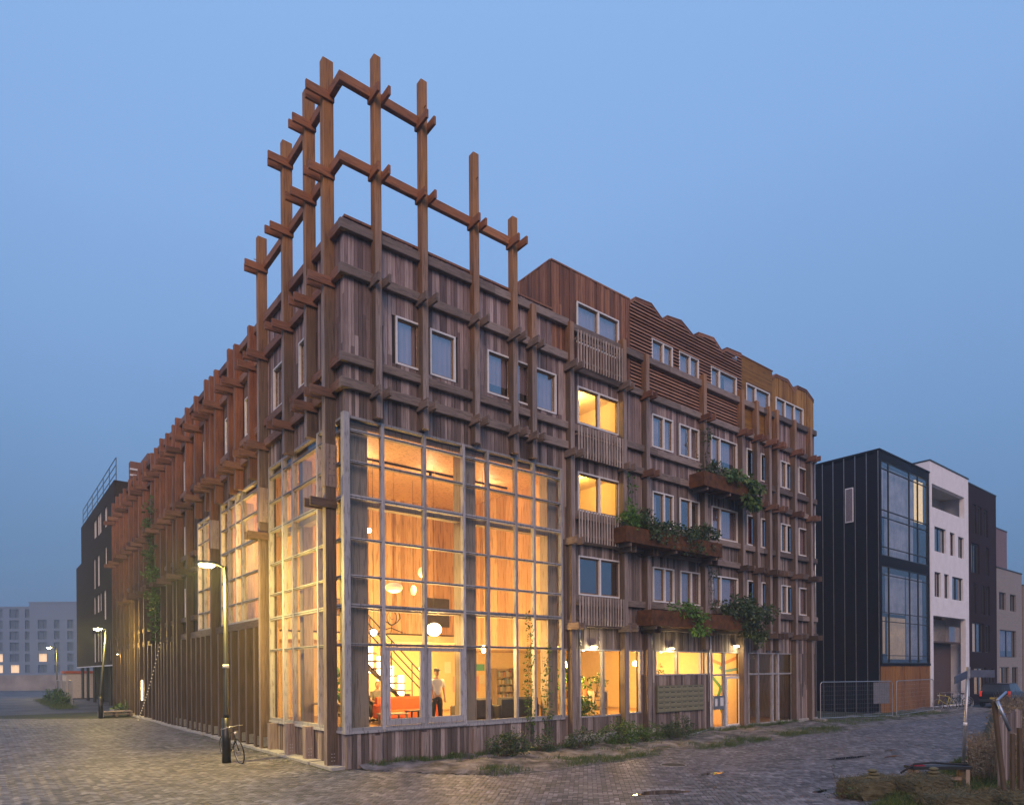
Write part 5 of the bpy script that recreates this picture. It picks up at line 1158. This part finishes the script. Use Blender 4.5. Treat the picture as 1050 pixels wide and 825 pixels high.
# ------------------------------------------------------------------ street sign on a leaning pole
bx,by=CAM.x+fw.x*15.3+rt.x*10.36,CAM.y+fw.y*15.3+rt.y*10.36; d_=14.67
t=thing('street_name_sign','leaning grey pole with two street name plates seen from behind, in front of dry stalks','sign',(bx,by,0))
topv=Vector((bx,by,0))+rt*.15+Vector((0,0,2.47))
m=MB(); m.tube([(bx,by,-.1),tuple(Vector((bx,by,0)).lerp(topv,.5)),tuple(topv)],.036,12); m.build('pole',M['zinc'],t,True)
m=MB(); q=Vector((bx,by,0)).lerp(topv,.47); q2=Vector((bx,by,0)).lerp(topv,.50); m.tube([tuple(q),tuple(q2)],.042,12); m.build('band',M['frame'],t,True)
def plate(dirv,L,slope):
    m=MB(); a=topv+Vector((0,0,-.03)); b=a+dirv*L+Vector((0,0,slope)); nrm=dirv.cross(Vector((0,0,1))).normalized()*.012
    dz=Vector((0,0,-.17)); vs=[a-nrm,b-nrm,b-nrm+dz,a-nrm+dz,a+nrm,b+nrm,b+nrm+dz,a+nrm+dz]; m.add(vs,[(0,1,2,3),(7,6,5,4),(0,4,5,1),(1,5,6,2),(2,6,7,3),(3,7,4,0)]); return m
plate((-rt*.95-fw*.25).normalized(),.40,-.15).build('name_plate',plain('blue grey plate back',(.10,.13,.2),.35,.3),t)
plate((rt*1.0-fw*.5).normalized(),.5,.0).build('name_plate',plain('blue grey plate back',(.10,.13,.2),.35,.3),t)
m=MB(); m.tube([tuple(topv+Vector((0,0,-.22))),tuple(topv+Vector((0,0,.04)))],.045,12); m.build('clamp',M['steel'],t)

# ------------------------------------------------------------------ foreground right: straw bales, bench, stalks, fence
def G(xp,yp,z=0):  # helper used only to keep the numbers readable: ground point from depth/lateral
    return CAM.x+fw.x*xp+rt.x*yp, CAM.y+fw.y*xp+rt.y*yp
def bale(dep,lat,L,W_,H_,rz,lab):
    x,y=G(dep,lat); t=thing('straw_bale',lab,'straw bale',(x,y,0),'straw bales at the roadside'); c,s=math.cos(rz),math.sin(rz); r=random.Random(int(dep*100))
    m=MB(); bm=bmesh.new(); bmesh.ops.create_cube(bm,size=1); bmesh.ops.subdivide_edges(bm,edges=bm.edges[:],cuts=9,use_grid_fill=True)
    for v in bm.verts:
        p=v.co; f=1-.16*(abs(2*p.x)**4)*(abs(2*p.z)**4); k=.035
        p.x=p.x*L*f; p.y=p.y*W_*(1-.1*abs(2*p.z)**4); p.z=p.z*H_
        v.co=Vector((x+p.x*c-p.y*s+r.uniform(-k,k)*.5,y+p.x*s+p.y*c+r.uniform(-k,k)*.5,p.z+H_/2+r.uniform(-k,k)*.5))
    me=bpy.data.meshes.new('core'); bm.to_mesh(me); bm.free(); me.materials.append(M['straw']); o=bpy.data.objects.new('core',me); COL.objects.link(o); o.parent=t; o.matrix_parent_inverse=Matrix.Translation(-t.location)
    for _ in range(4200):
        a=[r.uniform(-.5,.5) for _ in range(3)]; k=r.randrange(3); a[k]=.5*(1 if r.random()<.7 or k==2 else -1)
        p=Vector((x+a[0]*L*c-a[1]*W_*s,y+a[0]*L*s+a[1]*W_*c,(a[2]+.5)*H_)); m.leaf(p,(r.uniform(-1,1),r.uniform(-1,1),r.uniform(-.4,.5)),r.uniform(.07,.17),r,.05)
    m.build('straw',M['straw'],t,fix=False)
for dep,lat,L,W_,H_,rz,lab in ((12.9,6.95,1.25,.55,.36,R_(-12),'upright straw bale at the left end of the roadside row'),(12.95,8.0,1.2,.55,.38,R_(-5),'straw bale butted against the right of the left end bale'),(11.6,7.7,1.1,.55,.3,R_(-20),'flat straw bale nearest the camera'),(11.9,9.0,1.1,.55,.3,R_(-15),'flat straw bale in front of the dry stalks')):
    bale(dep,lat,L,W_,H_,rz,lab)
for i,(dep,lat,z,lab) in enumerate(((12.9,7.0,.35,'small stack of mossy lumps on the left straw bale'),(13.0,8.25,.36,'small stack of mossy lumps on the second straw bale'))):
    x,y=G(dep,lat); t=thing('lump_stack',lab,'stones',(x,y,z),'lumps stacked on the bales'); 
    for k_ in range(3): m=MB(); m.ball((x+rnd.uniform(-.03,.03),y,z+.035+k_*.065),.17-.03*k_,.12-.02*k_,.038,12,6); m.build('lump',M['straw'],t,True)
x,y=G(13.9,8.9); t=thing('garden_bench','low dark plank bench behind the straw bales','bench',(x,y,0)); A_=Vector((x,y,0)); e=rt*.62
m=MB(); m.bar(A_-e+Vector((0,0,.42)),A_+e+Vector((0,0,.42)),.32,.06); m.build('seat',M['steel_dark'],t)
for s_ in (-1,1): m=MB(); m.bar(A_+e*.85*s_,A_+e*.85*s_+Vector((0,0,.39)),.3,.08,up=tuple(rt)); m.build('leg',M['column_in'],t)
m=MB(); m.bar(A_-e*.8+Vector((0,0,.18)),A_+e*.8+Vector((0,0,.18)),.05,.06); m.build('stretcher',M['column_in'],t)
t=thing('hose','black hose arching over the bench','hose',(x,y,.45)); m=MB(); m.tube([A_-e*1.35+Vector((0,0,.32))-fw*.1,A_-e*.9+Vector((0,0,.50))-fw*.1,A_-e*.3+Vector((0,0,.53))-fw*.1,A_+e*.4+Vector((0,0,.49)),A_+e*1.0+Vector((0,0,.47))],.022,8); m.build('tube',M['tyre'],t,True)
t=thing('red_cloth','small red cloth lying on the end of the bench','cloth',(x,y,.46)); m=MB(); c0=A_-e*.7+Vector((0,0,.46)); m.add([c0-rt*.14-fw*.06,c0+rt*.14-fw*.06,c0+rt*.12+fw*.06+Vector((0,0,.02)),c0-rt*.12+fw*.06,c0-rt*.14-fw*.06+Vector((0,0,-.008)),c0+rt*.14-fw*.06+Vector((0,0,-.008)),c0+rt*.12+fw*.06+Vector((0,0,.01)),c0-rt*.12+fw*.06+Vector((0,0,-.008))],[(0,1,2,3),(7,6,5,4),(0,4,5,1),(1,5,6,2),(2,6,7,3),(3,7,4,0)]); m.build('fabric',plain('red fabric',(.5,.02,.03),.8),t)
# dry stalks
m=MB(); r=random.Random(5)
for _ in range(1500):
    dep=r.uniform(14.2,20); lat=dep*r.uniform(.685,.80); x,y=G(dep,lat); h=r.uniform(.3,1.0)*(.75 if lat<dep*.72 else 1.05); lx,ly=r.uniform(-.12,.12),r.uniform(-.12,.12)
    m.tube([(x,y,0),(x+lx*.4,y+ly*.4,h*.6),(x+lx,y+ly,h)],.006,3,.002,cap=False)
    for k_ in range(r.randrange(1,5)): zz=h*r.uniform(.4,1); m.leaf((x+lx*zz/h,y+ly*zz/h,zz),(r.uniform(-1,1),r.uniform(-1,1),r.uniform(-.3,.8)),r.uniform(.05,.15),r,.2)
tag(m.build('dry_stalks',M['dry'],fix=False),'dry brown stalks along the road edge','dry stalks',kind='stuff')
m=MB()
for _ in range(700):
    dep=r.uniform(19,34); lat=dep*r.uniform(.735,.80); x,y=G(dep,lat); h=r.uniform(.5,1.5)
    for k_ in range(5):
        lx,ly=r.uniform(-.4,.4),r.uniform(-.4,.4); m.tube([(x,y,0),(x+lx,y+ly,h*r.uniform(.6,1))],.008,3,.003,cap=False)
        m.leaf((x+lx,y+ly,h*.7),(r.uniform(-1,1),r.uniform(-1,1),.4),.12,r,.4)
tag(m.build('brushwood',M['dry'],fix=False),'tangled bare brushwood beside the far road edge','brushwood',kind='stuff')
# timber and pipe gate
x,y=G(11.8,8.62); t=thing('roadside_gate','leaning dark timber posts with a pale pipe rail at the right edge','gate',(x,y,0)); P=Vector((x,y,0))
m=MB(); m.bar(P+rt*.14,P-rt*.06+Vector((0,0,1.9)),.06,.06,up=tuple(fw)); m.build('post',M['stem'],t)
m=MB(); m.bar(P+rt*.26,P+rt*.26+Vector((0,0,1.32)),.055,.05,up=tuple(fw)); m.build('post',M['stem'],t)
m=MB(); m.bar(P+rt*.40,P+rt*.39+Vector((0,0,1.42)),.06,.06,up=tuple(fw)); m.build('post',M['stem'],t)
m=MB(); m.tube([P-rt*.06-fw*.08+Vector((0,0,1.9)),P+rt*.16-fw*.08+Vector((0,0,1.38))],.03,8); m.tube([P-rt*.04-fw*.06+Vector((0,0,1.92)),P+rt*.9+fw*1.0+Vector((0,0,2.02))],.022,8); m.tube([P+rt*.5-fw*.08+Vector((0,0,1.2)),P+rt*1.0-fw*.05+Vector((0,0,1.19))],.025,8); m.build('pipe_rail',plain('pale blue pipe',(.35,.42,.55),.35,.6),t,True)
# picket row behind
t=thing('picket_fence','row of thin weathered pickets behind the roadside gate','fence',G(13.4,10.3)+(0,)); m=MB()
for i in range(26):
    x,y=G(13.3+i*.12,9.75+i*.12*.9); m.box(x-.02,x+.02,y-.03,y+.03,0,1.45+rnd.uniform(-.1,.08))
m.build('pickets',M['board'],t)
# tall weeds at left of bales
x,y=G(12.6,6.2); plant('weed','thin tall weeds left of the straw bales','weed',(x,y,0),[((x,y,.35),(.3,.3,.4))],.045,'leaf_dark',dens=800)

# ------------------------------------------------------------------ ground
def soft(x,y): return .012*math.sin(x*.55+1.3*math.sin(y*.21))+.011*math.sin(y*.63+x*.17)+.006*math.sin(x*1.7-y*1.3)
m=MB(); m.add([(-700,-700,-.10),(900,-700,-.10),(900,900,-.10),(-700,900,-.10)],[(0,1,2,3)])
gm,nt,b=newmat('far paving'); L=nt.links.new; tc=N(nt,'ShaderNodeTexCoord'); br=N(nt,'ShaderNodeTexBrick'); br.inputs['Scale'].default_value=4.5; br.inputs['Color1'].default_value=(.12,.12,.14,1); br.inputs['Color2'].default_value=(.08,.08,.096,1); br.inputs['Mortar'].default_value=(.05,.045,.04,1)
mp=N(nt,'ShaderNodeMapping'); mp.inputs['Rotation'].default_value=(0,0,R_(45)); L(tc.outputs['Object'],mp.inputs[0]); L(mp.outputs[0],br.inputs['Vector'])
n=N(nt,'ShaderNodeTexNoise'); n.inputs['Scale'].default_value=.35; n.inputs['Detail'].default_value=8; L(tc.outputs['Object'],n.inputs['Vector']); r_=ramp(nt,[(.35,(.55,.55,.55)),(.65,(1.25,1.2,1.15))]); L(n.outputs['Fac'],r_.inputs[0])
mx=N(nt,'ShaderNodeMixRGB',blend_type='MULTIPLY'); mx.inputs[0].default_value=1; L(br.outputs['Color'],mx.inputs[1]); L(r_.outputs[0],mx.inputs[2]); L(mx.outputs[0],b.inputs['Base Color']); b.inputs['Roughness'].default_value=.75
struct('ground',m,gm)
# verge polygon test
def verge_y(x): return -3.4+.12*math.sin(x*.9)+.05*math.sin(x*2.7) if x<24 else -3.4+(x-24)*.02+.1*math.sin(x)
def in_verge(x,y):
    if y>0.02 and x>0: return True
    if x<.3: return False
    lim=verge_y(x)
    if x<2.4: lim=max(lim,-.45-(x-.3)*1.4)
    return y>lim and x<60
# herringbone clay pavers, real bricks near the camera
bw,bl=.1,.2; vs=[]; fs=[]; r=random.Random(3)
def inview(x,y,ma=1.0):
    dx,dy=x-CAM.x,y-CAM.y; dep=dx*fw.x+dy*fw.y; lat=dx*rt.x+dy*rt.y
    return 11.0<dep<37 and -.80*dep-1.0<lat<.80*dep+1.0
c45,s45=math.cos(R_(45)),math.sin(R_(45))
def addbrick(cx_,cy_,hor):
    # local cell coords rotated by 45 degrees
    X=cx_*c45-cy_*s45; Y=cx_*s45+cy_*c45
    if not inview(X,Y) : return
    if in_verge(X,Y): return
    if X>-.42 and Y>-.05: return
    a,b_=(bl/2-.0055,bw/2-.0055) if hor else (bw/2-.0055,bl/2-.0055)
    z=soft(X,Y)+r.uniform(-.0025,.0025); tx,ty=r.gauss(0,.012),r.gauss(0,.012); n=len(vs); e=.005
    for (sx,sy,ins,dz) in ((-1,-1,0,-.03),(1,-1,0,-.03),(1,1,0,-.03),(-1,1,0,-.03),(-1,-1,0,-.005),(1,-1,0,-.005),(1,1,0,-.005),(-1,1,0,-.005),(-1,-1,e,0),(1,-1,e,0),(1,1,e,0),(-1,1,e,0)):
        lx,ly=sx*(a-ins),sy*(b_-ins); vs.append((X+lx*c45-ly*s45,Y+lx*s45+ly*c45,z+dz+lx*tx+ly*ty))
    fs.append((n+8,n+9,n+10,n+11))
    for k_ in range(4): q=(k_+1)%4; fs.append((n+k_,n+q,n+4+q,n+4+k_)); fs.append((n+4+k_,n+4+q,n+8+q,n+8+k_))
# herringbone: unit of 1x1 cells, brick 2x1. horizontal at (i,j) where (i-j)%4==0 covers (i,j),(i+1,j); vertical where (i-j)%4==2 covers (i,j),(i,j+1)
cell=.1
rangei=range(-420,480)
for i in rangei:
    for j in rangei:
        k_=(i-j)%4
        if k_==0: addbrick((i+1)*cell,(j+.5)*cell,True)
for i in rangei:
    for j in rangei:
        if (i-j)%4==2: addbrick((i+.5)*cell,(j+0)*cell,False)
me=bpy.data.meshes.new('road'); me.from_pydata(vs,[],fs); me.materials.append(M['brick_paver']); o=bpy.data.objects.new('road',me); COL.objects.link(o); tag(o,kind='structure')
# jointing sand sheet under the pavers with mossy tint
m=MB(); nx=60
xs=[-40+i*(110/nx) for i in range(nx+1)]; ys=[-30+i*(90/nx) for i in range(nx+1)]
def grid(m,x0,x1,y0,y1,st,zf,cond=lambda x,y:True):
    n_=int((x1-x0)/st)+1; k_=int((y1-y0)/st)+1; base=len(m.v)
    for a in range(n_+1):
        for b_ in range(k_+1): X=x0+a*st; Y=y0+b_*st; m.v.append((X,Y,zf(X,Y)))
    for a in range(n_):
        for b_ in range(k_):
            if cond(x0+(a+.5)*st,y0+(b_+.5)*st): i=base+a*(k_+1)+b_; m.f.append((i,i+k_+1,i+k_+2,i+1))
grid(m,-30,40,-24,34,.5,lambda x,y:soft(x,y)-.012)
js=plain('jointing sand',(.035,.032,.024),.9,noise=.5,scale=.8,c2=(.05,.065,.025)); struct('jointing_sand',m,js)
# verge (sand and soil)
def vz(x,y): 
    e=min(1,max(0,(y-(verge_y(x) if x>2.4 else max(verge_y(x),-.45-(x-.3)*1.4)))/.4))
    return soft(x,y)+.004+e*(.05+.03*math.sin(x*1.9+y*3)+.02*math.sin(x*4.1-y*5.3)+.02*math.sin(x*.7))
m=MB(); grid(m,.2,40,-3.9,-.0,.1,vz,lambda x,y:in_verge(x,y) and y<.0)
vm,nt,b=newmat('sandy soil'); L=nt.links.new; tc=N(nt,'ShaderNodeTexCoord'); n=N(nt,'ShaderNodeTexNoise'); n.inputs['Scale'].default_value=2.2; n.inputs['Detail'].default_value=10; n.inputs['Roughness'].default_value=.65; L(tc.outputs['Object'],n.inputs['Vector'])
r_=ramp(nt,[(.38,(.045,.04,.032)),(.5,(.13,.118,.11)),(.66,(.25,.235,.235))]); L(n.outputs['Fac'],r_.inputs[0]); L(r_.outputs[0],b.inputs['Base Color']); b.inputs['Roughness'].default_value=.9
bp=N(nt,'ShaderNodeBump'); bp.inputs['Strength'].default_value=.8; bp.inputs['Distance'].default_value=.04; L(n.outputs['Fac'],bp.inputs['Height']); L(bp.outputs[0],b.inputs['Normal'])
struct('verge',m,vm)
# kerb
m=MB(); x=1.9
while x<40:
    x2=x+.98; y0_,y1_=verge_y(x),verge_y(x2)
    if x<2.6: y0_=max(y0_,-.45-(x-.3)*1.4)
    m.add([(x,y0_-.05,soft(x,y0_)-.03),(x2,y1_-.05,soft(x2,y1_)-.03),(x2,y1_+.05,soft(x2,y1_)-.03),(x,y0_+.05,soft(x,y0_)-.03),(x,y0_-.05,soft(x,y0_)+.012),(x2,y1_-.05,soft(x2,y1_)+.012),(x2,y1_+.05,soft(x2,y1_)+.014),(x,y0_+.05,soft(x,y0_)+.014)],[(0,3,2,1),(4,5,6,7),(0,1,5,4),(1,2,6,5),(2,3,7,6),(3,0,4,7)]); x+=1.0
struct('kerb',m,plain('worn kerb',(.19,.18,.175),.9,noise=.5,scale=3,bump=.3))
# grass
m=MB(); r=random.Random(11)
def tuft(x,y,n,h,sp):
    for _ in range(n):
        a=r.uniform(0,6.28); d=sp*r.random()**.5; X=x+d*math.cos(a); Y=y+d*math.sin(a); hh=h*r.uniform(.5,1.2); lx,ly=r.uniform(-.5,.5)*hh,r.uniform(-.5,.5)*hh; w=.006; z=vz(X,Y) if in_verge(X,Y) else soft(X,Y)-.01
        n0=len(m.v); m.v+= [(X-w,Y,z),(X+w,Y,z),(X+lx*.5,Y+ly*.5,z+hh*.65),(X+lx,Y+ly,z+hh)]; m.f+=[(n0,n0+1,n0+2),(n0,n0+2,n0+3)] if False else [(n0,n0+1,n0+2),(n0+1,n0+3,n0+2)]
for _ in range(1500):
    x=r.uniform(2.2,20); edge=verge_y(x)
    dens=math.sin(x*1.1+.7)+.7*math.sin(x*2.3+2)+.5*math.sin(x*.41+1)
    if dens+r.uniform(-1,1)>-.1: tuft(x,edge+abs(r.gauss(0,.22+.3*max(0,dens)))-.03,r.choice((5,9,14)),r.choice((.07,.1,.15)),.17)
for _ in range(500):
    x=r.uniform(.6,22); tuft(x,r.uniform(-.5,-.08),12,.14,.12)
for _ in range(900):
    x=r.uniform(2.5,22); y=r.uniform(-3.2,-.4)
    if math.sin(x*1.3+y*2.1)+math.sin(x*.5-y*1.7)+r.uniform(-.8,.8)>.5: tuft(x,y,r.choice((4,7,11)),r.choice((.05,.08,.13)),.16)
for _ in range(420):
    x=r.uniform(22,34); y=r.uniform(-2.6,-.8); tuft(x,y,12,.13,.2)
for _ in range(900):
    dep=r.uniform(11,17.5); lat=dep*r.uniform(.52,.80); lat=max(lat,5.9+(dep-11)*.95); x,y=G(dep,lat); tuft(x,y,30,.17,.2)
for _ in range(240):
    y=r.uniform(40,60); tuft(-2.6+r.uniform(-.7,.7),y,10,.3,.3)
for _ in range(160): tuft(r.uniform(-1.2,-.45),r.uniform(.2,14),7,.05,.1)
tag(m.build('grass',M['grass'],fix=False),'tufts of short green grass along the verge','grass',kind='stuff')
# soil under the roadside planting
m=MB(); pts=[G(10.5,5.6),G(13.2,8.0),G(15.3,9.9),G(19,13.2),G(36,26),G(36,34),G(10.5,14)]
m.add([(a,b_,.035) for a,b_ in pts]+[(a,b_,-.06) for a,b_ in pts],[tuple(range(7)),tuple(range(13,6,-1))]+[(i,(i+1)%7,7+(i+1)%7,7+i) for i in range(7)])
struct('roadside_soil',m,plain('dark soil',(.07,.065,.035),.95,noise=.5,scale=3,bump=.6,c2=(.03,.04,.015)))
# puddles and manholes
water,nt,b=newmat('puddle water'); b.inputs['Base Color'].default_value=(.02,.018,.016,1); b.inputs['Roughness'].default_value=.04; b.inputs['Specular IOR Level'].default_value=.8
def puddle(x,y,a,b_,rz,name='puddle'):
    m=MB(); n_=28; rr=random.Random(int(x*10)); c,s=math.cos(rz),math.sin(rz); pts=[]
    ph=[rr.uniform(0,6.28) for _ in range(3)]
    for i in range(n_):
        t_=2*math.pi*i/n_; k_=1+.18*math.sin(3*t_+ph[0])+.12*math.sin(5*t_+ph[1]); px_,py_=a*k_*math.cos(t_),b_*k_*math.sin(t_); pts.append((x+px_*c-py_*s,y+px_*s+py_*c,soft(x,y)+.007))
    m.add(pts,[tuple(range(n_))]); struct(name,m,water)
for x,y,a,b_,rz in ((3.4,-7.3,.55,.2,R_(-20)),(11.7,-7.2,.9,.16,R_(-8)),(12.9,-7.9,.35,.1,R_(-8)),(6.3,-6.5,.38,.12,R_(-10)),(14.2,-7.3,.3,.09,0),(5.9,-9.3,.25,.08,0)): puddle(x,y,a,b_,rz)
def manhole(x,y,lab):
    t=thing('manhole_cover',lab,'manhole cover',(x,y,0),'manhole covers in the paving'); m=MB(); z=soft(x,y)+.004; m.tube([(x,y,z-.02),(x,y,z+.008)],.3,24); m.build('cover',plain('cast iron',(.06,.05,.045),.6,.5,noise=.4,scale=20,bump=.4),t)
    m=MB(); m.tube([(x+.33*math.cos(a),y+.33*math.sin(a),z) for a in [2*math.pi*i/24 for i in range(25)]],.012,5); m.build('rim',M['concrete'],t)
manhole(6.9,-4.9,'dark round manhole cover in the street paving')

# ------------------------------------------------------------------ haze, sky, sun
HZ=.0017
m=MB(); m.box(-260,260,-60,260,-1.1,24.5)
hm=bpy.data.materials.new('evening haze'); hm.use_nodes=True; nt=hm.node_tree; nt.nodes.remove(nt.nodes['Principled BSDF']); v=N(nt,'ShaderNodeVolumePrincipled'); v.inputs['Color'].default_value=(.62,.80,1,1); v.inputs['Density'].default_value=HZ; v.inputs['Anisotropy'].default_value=.1
nt.links.new(v.outputs[0],nt.nodes['Material Output'].inputs['Volume'])
hz=tag(m.build('haze',hm),'thin evening mist over the street','mist',kind='stuff')

w=bpy.data.worlds.new('World'); sc.world=w; w.use_nodes=True; nt=w.node_tree; L=nt.links.new; bg=nt.nodes['Background']
sky=N(nt,'ShaderNodeTexSky'); sky.sky_type='NISHITA'; sky.sun_disc=False; sky.sun_elevation=R_(4); SUNAZ=None
sky.air_density=1.4; sky.dust_density=.6; sky.ozone_density=4.0; sky.altitude=0
tc=N(nt,'ShaderNodeTexCoord'); sp=N(nt,'ShaderNodeSeparateXYZ'); L(tc.outputs['Generated'],sp.inputs[0])
gr=ramp(nt,[(.0,(.085,.165,.32)),(.12,(.135,.255,.47)),(.34,(.215,.39,.71)),(.56,(.29,.50,.90)),(.75,(.32,.55,.97))]); nz=N(nt,'ShaderNodeTexNoise'); nz.inputs['Scale'].default_value=1.6; nz.inputs['Detail'].default_value=4; L(tc.outputs['Generated'],nz.inputs['Vector']); ad=N(nt,'ShaderNodeMath',operation='MULTIPLY_ADD'); L(nz.outputs['Fac'],ad.inputs[0]); ad.inputs[1].default_value=.16; ad2=N(nt,'ShaderNodeMath',operation='SUBTRACT'); L(sp.outputs['Z'],ad2.inputs[0]); ad2.inputs[1].default_value=.08; L(ad2.outputs[0],ad.inputs[2]); L(ad.outputs[0],gr.inputs[0])
sm=N(nt,'ShaderNodeMixRGB',blend_type='MULTIPLY'); sm.inputs[0].default_value=1; L(sky.outputs[0],sm.inputs[1]); sm.inputs[2].default_value=(1,1,1,1)
# dusk sky: the scattered-light model blended with the even blue of a hazy evening
mix=N(nt,'ShaderNodeMixRGB',blend_type='MIX'); mix.inputs[0].default_value=.86
sc2=N(nt,'ShaderNodeMixRGB',blend_type='MULTIPLY'); sc2.inputs[0].default_value=1; L(gr.outputs[0],sc2.inputs[1]); sc2.inputs[2].default_value=(10,10,10,1)
L(sm.outputs[0],mix.inputs[1]); L(sc2.outputs[0],mix.inputs[2]); L(mix.outputs[0],bg.inputs['Color']); bg.inputs['Strength'].default_value=.1
# low, very soft afterglow
sd=bpy.data.lights.new('sun','SUN'); sd.energy=2.1; sd.angle=R_(40); sd.color=(1,.62,.42)
so=bpy.data.objects.new('sun',sd); COL.objects.link(so); dirn=Vector((.60,.74,-.55)).normalized(); so.rotation_euler=dirn.to_track_quat('-Z','Y').to_euler()
sky.sun_rotation=math.atan2(-dirn.x,-dirn.y)
sc.view_settings.view_transform='Standard'; sc.view_settings.look='None'; sc.view_settings.exposure=0; sc.view_settings.gamma=1
try: sc.view_settings.use_curve_mapping=False
except Exception: pass
sc.render.engine='CYCLES'; c=sc.cycles; c.use_denoising=True
try: c.denoiser='OPENIMAGEDENOISE'; c.denoising_input_passes='RGB_ALBEDO_NORMAL'
except Exception: pass
c.max_bounces=8; c.diffuse_bounces=4; c.transparent_max_bounces=16; c.volume_bounces=0; c.sample_clamp_indirect=6; c.caustics_reflective=False; c.caustics_refractive=False
c.use_light_tree=True
for o in list(bpy.data.objects):
    if '_rot' in o: del o['_rot']
